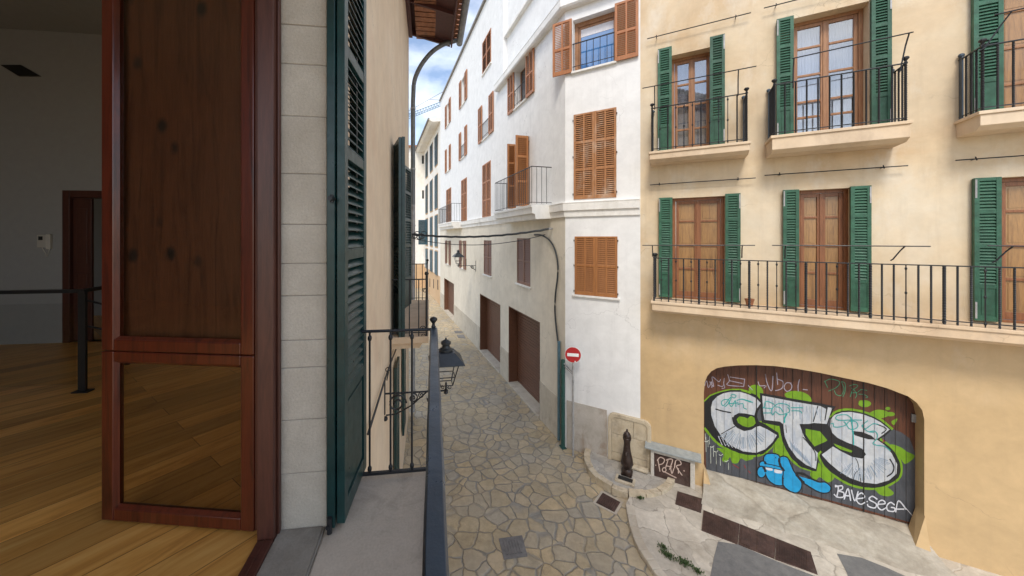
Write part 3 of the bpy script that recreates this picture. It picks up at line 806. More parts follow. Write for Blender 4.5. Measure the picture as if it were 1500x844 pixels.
whiteT = [(1116.5, 579.5), (1164, 588.5), (1200, 594.5), (1219, 597.5), (1214, 612), (1211, 621), (1192, 619.5), (1184, 621), (1171, 621), (1177, 638), (1185, 652), (1198, 663.5), (1195, 687), (1181, 681), (1167, 670), (1156, 655), (1149.5, 640), (1147, 621), (1142, 617.5), (1120, 615), (1118, 605)]
whiteS = [(1217, 614), (1222, 608), (1233, 604), (1246, 603.4), (1263, 606.5), (1279, 612.5), (1290, 618.8), (1303, 629), (1294, 636.5), (1283.7, 643.5), (1296, 652), (1306, 664), (1314, 680), (1313, 694), (1302, 703.5), (1284, 708.8), (1263, 706.5), (1245, 700), (1227.6, 689.2), (1213.3, 677), (1203.5, 666), (1220, 654), (1231, 660.6), (1248.7, 669.5), (1263, 671.8), (1268.5, 665.5), (1263, 657.4), (1253.5, 652.7), (1241.6, 648.5), (1227, 641.5), (1219, 634), (1216, 625)]
gsheet('graffiti_letter', [whiteC], 'spray_silver', .0036, sm=False, label='silver letter C')
gsheet('graffiti_letter', [whiteT], 'spray_silver', .0037, sm=False, label='silver letter T')
gsheet('graffiti_letter', [whiteS], 'spray_silver', .0038, sm=False, label='silver letter S')
gsheet('graffiti_detail', [[(1247, 631), (1262, 632.5), (1276, 638), (1283, 644), (1272, 643.5), (1261, 640.5), (1252, 637.5)], [(1202, 594.8), (1212.5, 596.5), (1209, 616), (1207.5, 615.5), (1210, 599)], ], 'spray_black', .0044, sm=False)
gstroke('graffiti_detail', [(1.8, [(1048, 599), (1058, 602), (1071, 604.5)]), (1.2, [(1056, 636), (1068, 629), (1079, 623)]), (.9, [(1061, 642), (1063, 638), (1064, 634)]), (1.5, [(1198, 594.5), (1195, 605), (1191, 618)]),
   (1.1, [(1253, 671), (1257, 680), (1261, 706)]), (.9, [(1258, 688), (1252, 694), (1250, 702)]), (2, [(1303, 672), (1309, 683), (1307, 692), (1299, 698)]), (1.3, [(1176, 640), (1193, 661), (1195, 675)]), (1.6, [(1284, 621), (1298, 628), (1291, 635)]),
   (1.3, [(1117, 590), (1109, 600)]), (.8, [(1151, 622), (1152, 634)]), (1.8, [(1073, 611), (1075, 620), (1079, 624)])], 'spray_black', 1.2, .0046)
# soft brush bands inside the letters
gstroke('graffiti_shading', [(.7, [(1052 + i * 5, 640 + i * 2.2 - abs(i - 5) * .3), (1058 + i * 5, 652 + i * 1.2)]) for i in range(10)] + [(.8, [(1212 + i * 6, 668 + i * 2.4), (1216 + i * 6.3, 676 + i * 2.6)]) for i in range(11)] + [(.7, [(1158 + i * 4, 640 + i * 5), (1162 + i * 4, 652 + i * 4)]) for i in range(7)], 'spray_white', .8, .0047)
OFFC[0] = 0
def rays(cx, cy, a0, a1, n, r0, r1, ky=.8):
    o = []
    for i in range(n):
        a = R(a0 + (a1 - a0) * (i + random.uniform(-.3, .3)) / n); q0 = r0 * random.uniform(.9, 1.2); q1 = r1 * random.uniform(.85, .98)
        o.append((random.uniform(.5, 1.3), [(cx + q0 * math.cos(a), cy + q0 * math.sin(a) * ky), (cx + q1 * math.cos(a), cy + q1 * math.sin(a) * ky)]))
    return o
gstroke('graffiti_shading', rays(1090, 618, 40, 150, 26, 22, 47, .9), 'spray_steel', .8, .0047)
gstroke('graffiti_shading', rays(1262, 662, 20, 135, 30, 24, 48, .9), 'spray_steel', .8, .0047)
gstroke('graffiti_shading', [(random.uniform(.5, 1.1), [(1156 + i * 1.7 + random.uniform(-1, 1), 645 + i * 1.6), (1160 + i * 1.7, 655 + i * 1.75)]) for i in range(18)], 'spray_steel', .8, .0047)
gstroke('graffiti_shading', [(random.uniform(.5, 1.2), [(x, 583 + (x - 1120) * .19), (x + 1, 583 + (x - 1120) * .19 + random.uniform(8, 24))]) for x in range(1121, 1206, 5)], 'spray_steel', .8, .0047)
OFFC[0] = 0
# blue blob figure
t6 = lambda p: tl(1100, 640, p); t7 = lambda p: tl(1180, 630, p)
blobs = [t6([(170, 240), (200, 215), (270, 210), (330, 225), (352, 262), (350, 300), (380, 350), (372, 372), (290, 352), (190, 330), (165, 290)]),
 t6([(190, 335), (370, 365), (405, 430), (397, 575), (330, 592), (260, 562), (210, 510), (178, 420)]),
 t6(ell(145, 335, 36, 30)), t6(ell(130, 432, 48, 64)),
 t6([(355, 262), (400, 245), (450, 265), (480, 330), (520, 420), (580, 500), (620, 570), (610, 640), (560, 682), (480, 660), (410, 600), (395, 530), (405, 420), (372, 370), (350, 310)]),
 t6([(560, 452), (650, 458), (760, 525), (844, 565)]) + t7([(80, 615), (160, 648), (240, 650), (300, 700), (290, 755), (220, 770), (130, 740), (0, 660)]) + t6([(650, 560), (590, 500)])]
m = MB(); m.sheet = True; m2 = MB(); m2.sheet = True
for k, p in enumerate(blobs):
    c = (sum(x for x, y in p) / len(p), sum(y for x, y in p) / len(p))
    sp = smoothline(p, 5, True)
    ribbon(m, FY, sp + [sp[0]], 3.4, .0050, IN, smooth=False)
    strip_poly(m2, FY, sp, .0072 + k * .00015, IN)
OFFC[0] = 0
fig = part('graffiti_figure_outline', m, GM['spray_black'], gd, FY.W); part('graffiti_figure', m2, GM['spray_blue'], gd, FY.W, label='blue sprayed blob')
gsheet('graffiti_figure_eye', [t6([(178, 368), (220, 372), (268, 388), (265, 415), (215, 412), (180, 396)]), t6([(285, 398), (340, 402), (388, 416), (378, 450), (325, 448), (285, 435)])], 'spray_white', .0086, sm=False)
gstroke('graffiti_detail', [(1.2, t6([(395, 575), (397, 530), (404, 500)])), (1.1, t6([(352, 262), (352, 310), (378, 360)])), (1.1, t6([(190, 330), (290, 350), (372, 375), (405, 410)])), (.9, t6([(300, 245), (310, 262)])), (1, t6([(178, 368), (270, 385), (392, 412)]))], 'spray_black', 1, .0090)
# tags
rs = lambda L: [r5(p) for p in L]
gstroke('graffiti_tag', [(1.9, p) for p in rs([[(626, 592), (640, 600), (634, 640)], [(626, 598), (655, 594), (656, 608), (640, 615), (662, 622), (660, 640), (636, 640), (622, 628)], [(664, 650), (680, 605), (691, 656)], [(667, 634), (690, 636)], [(694, 610), (708, 656), (722, 616)],
   [(718, 647), (748, 642), (738, 624), (722, 632), (716, 655), (732, 670), (750, 662)], [(757, 658), (761, 660)], [(801, 650), (780, 637), (767, 650), (796, 668), (790, 685), (764, 678), (760, 668)], [(804, 670), (832, 667), (825, 654), (808, 658), (803, 680), (818, 693), (836, 684)],
   [(872, 673), (855, 662), (840, 676), (844, 695), (868, 699), (872, 686), (856, 682)], [(876, 703), (888, 655), (920, 692)], [(878, 690), (912, 690)]])] + [(1.0, r5([(888, 655), (925, 694), (962, 738)]))], 'spray_white', 1.8, .0092, label='white tag BAVE SEGA')
OFFC[0] = 0
t1 = lambda p: tl(1020, 520, p); t2 = lambda p: tl(1100, 520, p); t3 = lambda p: tl(1180, 540, p); t4 = lambda p: tl(1260, 560, p)
gstroke('graffiti_tag', [t1(p) for p in [[(102, 385), (128, 320), (150, 405), (190, 330), (192, 405)], [(165, 330), (215, 390), (195, 270), (275, 330), (300, 300)], [(262, 372), (330, 385), (345, 285)], [(335, 330), (350, 405), (312, 412)], [(388, 240), (408, 320), (385, 372), (590, 390)], [(415, 272), (600, 300)], [(408, 318), (570, 352)], [(598, 298), (585, 388)], [(640, 375), (695, 435)]]], 'spray_violet', 1.1, .002, label='pale tag MAYE')
gstroke('graffiti_tag', [t2(p) for p in [[(88, 330), (110, 380), (185, 380), (160, 410)], [(178, 235), (195, 330), (235, 428), (262, 425), (272, 260)], [(318, 220), (330, 370)], [(300, 440), (350, 430), (390, 400), (395, 330), (330, 300)], [(500, 350), (440, 345), (408, 400), (440, 448), (490, 430), (505, 380), (480, 345)], [(585, 450), (582, 380), (600, 300)], [(640, 425), (700, 432)]]], 'spray_violet', 1.3, .002, label='faded tag NUDOL')
gstroke('graffiti_tag', [t3(p) for p in [[(230, 165), (300, 130), (400, 150), (420, 185), (370, 240), (280, 278)], [(235, 150), (272, 235)], [(355, 270), (380, 320), (440, 330), (475, 250), (440, 160)], [(440, 160), (485, 180), (490, 270), (460, 350)], [(540, 215), (600, 195), (645, 215), (580, 270), (550, 350)], [(565, 240), (600, 265), (632, 320), (612, 365)], [(560, 300), (640, 295)], [(650, 285), (690, 258), (760, 270)], [(655, 315), (720, 320), (768, 350), (740, 358)]]], 'spray_mint', .9, .0022, label='green tag on bare boards')
gstroke('graffiti_tag', [t1(p) for p in [[(425, 505), (445, 485), (490, 500), (470, 530), (425, 520), (360, 600), (330, 625), (310, 595), (330, 555), (400, 550), (395, 600), (350, 640)], [(430, 530), (410, 600), (440, 635), (480, 560), (490, 640)], [(400, 600), (520, 590)], [(500, 560), (560, 545), (640, 570), (700, 585)], [(510, 610), (575, 600), (585, 650), (625, 668)], [(560, 540), (680, 575)]]] +
   [t2(p) for p in [[(290, 610), (230, 580), (180, 575), (165, 640), (150, 650), (270, 660)], [(150, 715), (245, 715)], [(480, 640), (440, 610), (340, 600), (270, 650), (250, 700), (270, 740), (300, 700), (360, 735), (450, 715), (480, 680), (450, 640)], [(300, 640), (360, 650), (400, 710)], [(490, 650), (640, 650)], [(500, 688), (600, 690), (630, 720)]]] + [(2.2, t2([(445, 725), (415, 780), (412, 835)]))] +
   [t3(p) for p in [[(555, 600), (500, 568), (400, 575), (370, 610), (420, 636), (560, 632), (695, 634)], [(310, 680), (340, 675), (350, 715), (420, 718), (500, 690), (470, 650)], [(505, 690), (540, 740), (600, 745), (645, 710), (620, 655), (540, 650), (505, 690)], [(770, 640), (700, 700), (740, 740), (830, 680), (900, 690)], [(690, 700), (760, 770), (844, 785)]]] + [(1.8, t3([(560, 600), (575, 700), (588, 844), (590, 940)]))] +
   [t4(p) for p in [[(105, 610), (170, 600), (210, 640), (200, 700), (155, 750), (200, 775), (300, 790), (370, 844)]]], 'spray_teal', 1.15, .0094, label='teal scribbled tags over the letters')
OFFC[0] = 0
gstroke('graffiti_drips', [(.5, [(x, y), (x + .3, y + L)]) for x, y, L in [(1034, 640, 22), (1037, 645, 10), (1041, 655, 24), (1045, 655, 14), (1049, 662, 18), (1055, 670, 12), (1067, 678, 10), (1033, 635, 9), (1039, 636, 15)]] + [(.8, [(x, y), (x + 3, y + 1), (x + 6, y - 1)]) for x, y in [(1032, 646), (1040, 654), (1046, 661), (1053, 666), (1061, 675)]], 'spray_line', .6, .003)
gstroke('graffiti_stain', [(1.4, t5_) for t5_ in [tl(1020, 610, [(590, 600), (610, 640)]), tl(1020, 610, [(640, 670), (670, 700)]), tl(1020, 610, [(450, 590), (530, 640)]), t4([(270, 700), (310, 735)]), t4([(300, 720), (270, 745)])]], 'spray_red', 1.2, .003)
# stray scribble and leaf joints painted over: door seams stay dark gaps
m = MB()
for s in seams: m.box(s - .006, s + .006, INS - .0105, INS - .0002, dz0, aT - .05)
part('door_joint', m, 'black', gd, FY.W)
for e in range(3):
    a, b2 = edges[e] + (.006 if e else 0), edges[e + 1] - (.006 if e < 2 else 0); k = round((b2 - a) / .125)
    for i in range(1, k):
        m = MB(); x = a + (b2 - a) * i / k; m.box(x - .0007, x + .0007, INS - .0098, INS - .0001, dz0, aT); part('board_joint', m, GM['spray_joint'], gd, FY.W)
m = MB(); m.box(FY.S(1334, -INS), FY.S(1343, -INS), INS - .03, INS - .001, FY.Z(1338, 618, -INS), FY.Z(1338, 606, -INS)); part('door_latch', m, 'galv', gd, FY.W, bevel=.004)

# cement apron rising to the door
m = MB(); m.sheet = False
rows = [(.33, dz0 - .004, 0, 0), (INS - .0, dz0 - .02, 0, 0), (.0, .23, 0, 0), (-.25, .13, -.02, .1), (-.52, PZ + .012, -.06, .22), (-.60, PZ - .02, -.07, .25)]
NS = 14; vs = []
for y, z, ea, eb in rows:
    for i in range(NS + 1):
        f = i / NS; vs.append((aL + ea + (aR - aL + eb - ea) * f, y, z + .012 * math.sin(i * 2.1 + y * 5) * (1 if 0 < i < NS else 0)))
fs = [(r * (NS + 1) + i, r * (NS + 1) + i + 1, (r + 1) * (NS + 1) + i + 1, (r + 1) * (NS + 1) + i) for r in range(len(rows) - 1) for i in range(NS)]
m.add(vs, fs)
for e in (0, NS):
    side = [vs[r * (NS + 1) + e] for r in range(len(rows))]; k = len(m.v)
    m.add(side + [(side[-1][0], side[-1][1], 0), (side[0][0], side[0][1], 0)], [tuple(range(len(side) + 2))])
part('garage_apron', m, 'apron', yh, smooth=False)
# plaster wedge guarding the right jamb and its left fellow
m = MB()
for s, sg in ((aR, 1), (aL, -1)):
    w_ = .17
    m.add([(s, -.02, 0), (s + sg * .02, -.17, 0), (s - sg * w_, -.14, .05), (s - sg * w_ * .75, .2, .1), (s, .21, .1), (s, -.02, .62 if sg > 0 else .4), (s, .20, .66 if sg > 0 else .42)],
          [(0, 1, 5), (1, 2, 5), (2, 3, 6, 5), (3, 4, 6), (0, 5, 6, 4)])
part('guard_stone', m, 'yellow', yh)

# ================================================================== WHITE HOUSE
wh = thing('white_house', FL.at(0, 0, 0), 'tall white corner house with brown shutters and three brown garages', 'house')
sEnd = FL.S(645); sStep = FL.S(737)
zC0, zC1 = EYE + 5.08, EYE + 5.30
zRoof = EYE + 9.25
def hl(pxa, pya, pxb, pyb=None, pybot=None, F=FL, zb=None):
    a, zt = F.hit(pxa, pya); b2 = F.S(pxb)
    return a, b2, zt
def hole(F, pxa, pxb, pyT, pyB, zt=None, zb=None):
    a, z1 = F.hit(pxa, pyT); _, z0 = F.hit(pxa, pyB); b2 = F.S(pxb)
    return (a, b2, z0 if zb is None else zb, z1 if zt is None else zt)
# opening, state; openings in px with left-edge top/bottom
LW = {
 'A1': (hole(FL, 707, 719.5, 64, 111), 'closed'), 'A2': (hole(FL, 676.3, 681.6, 118, 156), 'open'), 'A3': (hole(FL, 654.7, 658.4, 154, 186), 'open'),
 'B0': (hole(FL, 754.3, 772.0, 104, 160), 'openrail'), 'B1': (hole(FL, 707, 717.2, 155, 206), 'openrail'), 'B2': (hole(FL, 676, 681.3, 194, 233), 'openrail'), 'B3': (hole(FL, 654.7, 658.4, 219, 252), 'open'),
 'C1': (hole(FL, 707, 719, 243, 321), 'closed1'), 'C2': (hole(FL, 676, 684, 265, 327), 'closed1'), 'C3': (hole(FL, 654, 661, 279, 329), 'closed1'),
 'D1': (hole(FL, 757, 777, 349, 414), 'dull'), 'D2': (hole(FL, 708.5, 720, 352, 401), 'dull'), 'D3': (hole(FL, 676.5, 680, 353, 392), 'opendull'), 'D4': (hole(FL, 655, 658.4, 353, 386), 'opendull'),
}
C0 = hole(FL, 756.5, 775.5, 212, 307)
for k, v in LW.items(): print(k, [round(x, 2) for x in v[0]])
gar = [(FL.S(745), FL.S(791), 0, FL.Z(745, 448)), (FL.S(703), FL.S(733), 0, FL.Z(703, 430)), (FL.S(650.6), FL.S(665), 0, FL.Z(650.6, 407))]
print('garages', gar, 'C0', C0)
zSplit = FL.Z(828, 318) - .0
zMold1 = FL.Z(827, 297.5, .08); zMold0 = FL.Z(827, 318, .04)
print('mold', zMold0, zMold1)
up_holes = [v[0] for k, v in LW.items() if k[0] in 'ABC'] + [C0]
lo_holes = [v[0] for k, v in LW.items() if k[0] == 'D'] + gar
mb = MB(); wall(mb, sEnd, 0, zMold0 + .05, zC0 + .1, [h for h in up_holes if h[3] < zC0 + .05], .32); 
part('wall', mb, 'white', wh, FL.W)
mb = MB(); wall(mb, sEnd, sStep, zC0 + .1, zRoof, [h for h in up_holes if h[2] > zC0 + .05], .32); mb.sheet = True
part('wall', mb, 'white', wh, FL.W)
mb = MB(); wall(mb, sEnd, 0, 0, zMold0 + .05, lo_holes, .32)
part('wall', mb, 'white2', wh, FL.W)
# facet
cw = cl
FH = {'top': hole(FC, 839, 902, 30.4, 106), 'mid': hole(FC, 840.5, 903, 168.8, 292.5), 'low': hole(FC, 842, 904.5, 346.5, 431)}
for k in FH: print('facet', k, [round(x, 2) for x in FH[k]])
mb = MB(); wall(mb, 0, cw, zMold0 + .05, zC0 + .1, [FH['top'], FH['mid']], .3); part('wall', mb, 'white', wh, FC.W)
mb = MB(); wall(mb, 0, cw, 0, zMold0 + .05, [FH['low']], .3); part('wall', mb, 'white', wh, FC.W)
# set back upper storey
top_h = hole(FL, 767, 790, -12, 3)
mb = MB(); wall(mb, sStep, 0.05, zC1 - .1, zRoof, [(FL.S(768), FL.S(785), EYE + 6.95, EYE + 8.2)], .3, y0=.14); part('wall', mb, 'white', wh, FL.W)
mb = MB(); wall(mb, -.1, cw, zC1 - .1, zRoof, [], .3, y0=.14); part('wall', mb, 'white', wh, FC.W)
mb = MB(); mb.box(sStep + .01, .0, .02, .141, EYE + 6.72, EYE + 6.80); part('ledge', mb, 'trim', wh, FL.W)
mb = MB(); mb.box(sEnd - .05, sStep + .02, -.09, .35, zRoof, zRoof + .09); mb.box(sStep + .02, .3, .05, .5, zRoof, zRoof + .09); part('coping', mb, 'coping', wh, FL.W)
mb = MB(); mb.box(sEnd, .2, .33, 6, zRoof - .3, zRoof - .1); part('roof', mb, 'tile', wh, FL.W)
# mitre helper: trim profile swept along the two facades around the corner
def sweep(name, prof, far_s, near_s, mat, bev=.004):
    """prof: (out, z) pairs; swept along FL from far_s to the corner then along FC to near_s"""
    # corner mitre direction
    n1 = -FL.i; n2 = -FC.i; bis = (n1 + n2).normalized(); k = 1 / bis.dot(n1)
    rings = []
    for o, z in prof: pass
    def ring(f): return [f(o, z) for o, z in prof]
    A = ring(lambda o, z: (*(FL.o + FL.t * far_s - FL.i * o), z))
    B = ring(lambda o, z: (*(FL.o + bis * (o * k)), z))
    C = ring(lambda o, z: (*(FC.o + FC.t * near_s - FC.i * o), z))
    m = MB(); n = len(prof); m.v = A + B + C
    for r in range(2):
        for i in range(n): m.f.append((r * n + i, r * n + (i + 1) % n, (r + 1) * n + (i + 1) % n, (r + 1) * n + i))
    m.f.append(tuple(range(n))); m.f.append(tuple(2 * n + i for i in range(n)))
    return part(name, m, mat, wh, Matrix.Identity(4), bevel=bev)
sweep('cornice', [(-.01, zC0), (.13, zC0), (.16, zC0 + .04), (.16, zC1 - .03), (.17, zC1), (-.2, zC1 + .012), (-.2, zC0)], FL.S(730), cw - .002, 'trim')
sweep('string_course', [(-.01, zMold0), (.035, zMold0), (.04, zMold0 + .13), (.075, zMold0 + .14), (.08, zMold1 - .02), (.09, zMold1 + .012), (-.01, zMold1 + .015)], sEnd, cw - .002, 'trim')
# dado along the street
seg = [sEnd] + sorted([g_[0] for g_ in gar] + [g_[1] for g_ in gar]) + [0]
mb = MB()
for i in range(0, len(seg), 2):
    a, b2 = seg[i], seg[i + 1]; k = max(1, round((b2 - a) / 1.1))
    for j in range(k): mb.box(a + (b2 - a) * j / k + .003, a + (b2 - a) * (j + 1) / k - .003, -.014, .004, 0, .98)
part('dado', mb, 'dado', wh, FL.W, bevel=.003)
mb = MB(); s889 = FC.S(889); mb.box(.04, s889, -.016, .004, 0, FC.Z(830, 586)); part('plinth_slab', mb, 'marble', wh, FC.W, bevel=.003)

def casement(F, h, root, inset, mat='winwood2', pane='pane_dark', name='window'):
    a, b2, c, d = h; w, hh = b2 - a, d - c; W = F.at(a, inset, c); f = .05
    m = MB(); m.box(0, f, 0, .06, 0, hh); m.box(w - f, w, 0, .06, 0, hh); m.box(f, w - f, 0, .06, 0, f); m.box(f, w - f, 0, .06, hh - f, hh)
    m.box(w / 2 - .03, w / 2 + .03, .004, .056, f, hh - f)
    o = part(name, m, mat, root, W)
    p = MB(); p.box(f - .01, w - f + .01, .025, .035, f - .01, hh - f + .01); part('pane', p, pane, o, W)
    return o
def lw_window(key, h, st, F=FL):
    a, b2, c, d = h; w, hh = b2 - a, d - c
    if st.startswith('open'):
        mat = 'dull_shutter' if 'dull' in st else 'rust_shutter'
        o = casement(F, h, wh, .18)
        lw = max(.42, w * .56) if 'dull' not in st else .42
        m = MB(); leaf(m, -lw - .01, lw, -.03, hh + .05, -.055, .035, .05, (hh * .5,), .05, 2 if w > .7 else 1); part('shutter', m, mat, o, F.at(a, 0, c))
        m = MB(); leaf(m, w + .01, lw, -.03, hh + .05, -.055, .035, .05, (hh * .5,), .05, 2 if w > .7 else 1); part('shutter', m, mat, o, F.at(a, 0, c))
        m = MB(); m.box(-.06, w + .06, -.05, .1, -.05, -.004); part('sill', m, 'trim', o, F.at(a, 0, c), bevel=.004)
        if 'rail' in st:
            m = MB(); m.tube([(0, -.02, hh * .45), (w, -.02, hh * .45)], .012, 6); m.tube([(0, -.02, hh * .08), (w, -.02, hh * .08)], .008, 6)
            k = max(3, int(w / .12))
            for i in range(k + 1): m.tube([(w * i / k * .98 + .01 * w, -.02, .01), (w * i / k * .98 + .01 * w, -.02, hh * .45)], .006, 5)
            part('railing', m, 'iron', o, F.at(a, 0, c))
    else:
        mat = {'closed': 'rust_shutter', 'closed1': 'rust_shutter', 'dull': 'dull_shutter'}[st]
        m = MB(); m.box(0, w, .06, .09, 0, hh); o = part('window', m, 'dark', wh, F.at(a, 0, c))
        y = -.02 if st != 'dull' else .01
        for i in (0, 1):
            m = MB(); leaf(m, i * w / 2 + .003, w / 2 - .006, 0, hh, y, .035, .045, (hh * .33, hh * .66) if hh > 1.6 else (hh * .5,), .05, 1); part('shutter', m, mat, o, F.at(a, 0, c))
        if st != 'closed1':
            m = MB(); m.box(-.06, w + .06, -.045, .1, -.05, -.003); part('sill', m, 'trim', o, F.at(a, 0, c), bevel=.004)
for k, (h, st) in LW.items(): lw_window(k, h, st)
hx = (FL.S(768), FL.S(785), EYE + 6.95, EYE + 8.2); casement(FL, (hx[0], hx[1], hx[2], hx[3]), wh, .26)

# balcony door C0 with two leaves standing out
a, b2, c, d = C0; o = casement(FL, C0, wh, .2, 'winwood2', 'pane_dark', 'balcony_door')
for (pxh, rot_, wl_) in ((757, -95, .27), (775, -90, .37)):
    m = MB(); leaf(m, 0, wl_, .02, d - c - .02, -.02, .038, .055, ((d - c) * .35, (d - c) * .7), .05, 1)
    Wl = FL.at(FL.S(pxh), -.03, c) @ Matrix.Rotation(R(rot_), 4, 'Z')
    part('shutter', m, 'oak_shutter', o, Wl)

def street_balcony(pxa, pxb, pyslab, pytop, dep, zslab=None):
    """pxa..pxb: front corners"""
    sa, sb_ = FL.S(pxa, dep), FL.S(pxb, dep); z = zMold1 + .02
    m = MB(); m.prism([(.0, zMold0), (-dep + .12, zMold0 - .02), (-dep + .10, zMold0 + .10), (-dep + .03, zMold0 + .12), (-dep + .02, z - .07), (-dep, z - .06), (-dep, z), (0, z)], sa, sb_)
    o = part('balcony', m, 'trim', wh, FL.W, bevel=.004)
    zt = z + .92; y = -dep + .03; r = MB()
    r.tube([(sa + .03, 0, zt), (sa + .03, y, zt), (sb_ - .03, y, zt), (sb_ - .03, 0, zt)], .012, 6)
    part('handrail', r, 'iron', o, FL.W)
    r = MB(); r.tube([(sa + .03, 0, z + .06), (sa + .03, y, z + .06), (sb_ - .03, y, z + .06), (sb_ - .03, 0, z + .06)], .008, 6); part('bottom_rail', r, 'iron', o, FL.W)
    k = round((sb_ - sa) / .13); first = None
    pts = [(sa + .03 + (sb_ - sa - .06) * i / k, y) for i in range(k + 1)] + [(s_, y + (-y) * j / 4) for s_ in (sa + .03, sb_ - .03) for j in (1, 2, 3)]
    for (x, yy) in pts:
        if first is None:
            q = MB(); q.tube([(0, 0, .03), (0, 0, .92)], .0065, 5); first = part('baluster', q, 'iron', o, FL.at(x, yy, z))
        else: dup(first, o, FL.at(x, yy, z))
street_balcony(723.5, 778, 0, 0, .55); street_balcony(641.5, 661, 0, 0, .55)

# garages of the long facade
for gi, (a, b2, c, d) in enumerate(gar):
    W = FL.at(a, 0, 0); w = b2 - a; dd = .30 if gi < 2 else .25
    m = MB(); m.box(.02, w - .02, dd, dd + .04, .06, d)
    k = int((d - .1) / .085)
    for i in range(k): z = .08 + (d - .12) * i / k; m.prism([(dd, z), (dd - .014, z + .012), (dd - .014, z + .07), (dd, z + .078)], .03, w - .03)
    gdr = part('garage_door', m, 'garage_brown', wh, W)
    m = MB(); m.box(.0, .03, .004, dd + .02, 0.02, d); m.box(w - .03, w, .004, dd + .02, 0.02, d); m.box(.03, w - .03, .004, dd + .02, d - .03, d); part('door_frame', m, 'garage_brown', gdr, W)
    m = MB(); m.box(.032, w - .032, -.03, dd + .0, .0, .055); part('door_step', m, 'dado', gdr, W, bevel=.005)

# facet windows
def closed_pair(F, h, mat, root, rails, pitch=.042, sill=True, cols=2):
    a, b2, c, d = h; w, hh = b2 - a, d - c; W = F.at(a, 0, c)
    m = MB(); m.box(0, w, .05, .08, 0, hh); o = part('window', m, 'dark', root, W)
    for i in (0, 1):
        m = MB(); leaf(m, i * w / 2 + .002, w / 2 - .004, 0, hh, -.018, .036, .042, [hh * r for r in rails], pitch, cols); part('shutter', m, mat, o, W, bevel=.0015)
        x = -.012 if i == 0 else w + .012
        q = MB()
        for f_ in (.06, .5, .93): q.tube([(x, -.02, hh * f_ - .02), (x, -.02, hh * f_ + .02)], .009, 6)
        part('hinge', q, 'black', o, W)
    if sill:
        m = MB(); m.box(-.05, w + .05, -.05, .1, -.045, -.003); part('sill', m, 'trim', o, W, bevel=.004)
closed_pair(FC, FH['mid'], 'worn_shutter', wh, (.34, .66), sill=False)
closed_pair(FC, FH['low'], 'oak_shutter', wh, (.5,))
h = FH['top']; a, b2, c, d = h; w, hh = b2 - a, d - c; W = FC.at(a, 0, c)
m = MB(); f = .075; m.box(0, f, .16, .24, 0, hh); m.box(w - f, w, .16, .24, 0, hh); m.box(f, w - f, .16, .24, hh - f * 1.3, hh); m.box(f, w - f, .16, .24, 0, f)
m.box(f, f + .05, .19, .24, f, hh - f); m.box(f + .05, w - f, .19, .235, hh - f * 1.3 - .05, hh - f * 1.3)
o = part('window', m, 'winwood2', wh, W, bevel=.003)
m = MB(); m.box(f + .04, w - f + .01, .21, .22, f - .01, hh - f); part('pane', m, 'pane_blue', o, W)
m = MB(); m.box(f + .045, w - f, .204, .208, hh * .72, hh - f * 1.3); part('roller_blind', m, 'curtain', o, W)
s0 = FC.S(809.6, .05); leafw = -s0 + a - .01
m = MB(); leaf(m, s0 - a, leafw, -.02, hh + .05, -.06, .036, .05, (hh * .5,), .038, 2); part('shutter', m, 'rust_shutter', o, W, bevel=.0015)
s1 = FC.S(935, .05)
m = MB(); leaf(m, w - .01, s1 - b2 + .01, -.02, hh + .05, -.06, .036, .05, (hh * .5,), .038, 2); part('shutter', m, 'rust_shutter', o, W, bevel=.0015)
m = MB(); m.box(-.02, w + .02, -.06, .16, -.045, -.003); part('sill', m, 'trim', o, W, bevel=.004)
m = MB(); zr = hh * .52; m.box(-.0, w, -.03, -.01, zr, zr + .02); m.box(0, w, -.025, -.013, .10, .112)
for i in range(7): x = .03 + (w - .06) * i / 6; m.box(x - .006, x + .006, -.026, -.014, .02, zr)
part('railing', m, 'iron', o, W)

# ================================================================== FAR HOUSES
sF0, sF1 = FL.S(618.5), sEnd - .02
bh = thing('blue_shuttered_house', FL.at(sF0, 0.0, 0), 'narrow pale house with blue green shutters just beyond the white house', 'house')
mb = MB(); wall(mb, sF0, sF1, 2.0, EYE + 8.0, [], .3, y0=.02); part('wall', mb, 'cream', bh, FL.W)
mb = MB(); wall(mb, sF0, sF1, 0, 2.0, [], .3, y0=.02); part('base_wall', mb, 'orange', bh, FL.W)
mb = MB(); zE = EYE + 7.95
mb.prism([(.3, zE + .25), (.3, zE), (-.55, zE - .12), (-.75, zE + .0), (-.75, zE + .10)], sF0, sF1); eo = part('eave', mb, 'cream', bh, FL.W)
mb = MB(); mb.tube([(sF0, -.80, zE + .06), (sF1, -.80, zE + .06)], .07, 8); part('gutter', mb, 'coping', eo, FL.W)
for row, (yt, yb_) in enumerate(((201, 243), (258, 306), (316, 361), (368, 402))):
    zt_, zb_ = FL.Z(638, yt), FL.Z(638, yb_)
    for (pa, pb) in ((623.5, 626.5), (630, 633.5), (637, 641)):
        a, b2 = FL.S(pa), FL.S(pb); m = MB(); W = FL.at(a, 0.02, zb_)
        w, hh = b2 - a, zt_ - zb_
        m.box(-.08, w + .08, -.012, .0, -.12, hh + .08); o = part('window', m, 'orange', bh, W)
        m = MB(); leaf(m, 0, w / 2 - .01, 0, hh, -.05, .03, .06, (hh * .5,), .07); leaf(m, w / 2 + .01, w / 2 - .01, 0, hh, -.05, .03, .06, (hh * .5,), .07); part('shutter', m, 'bluegreen', o, W)
m = MB(); W = FL.at(FL.S(624), 0, FL.Z(622, 358)); leaf(m, 0, .7, 0, 2.2, -.02, .04, .07, (1.1,), .07)
part('open_shutter', m, 'bluegreen', bh, W @ Matrix.Rotation(R(-115), 4, 'Z'))
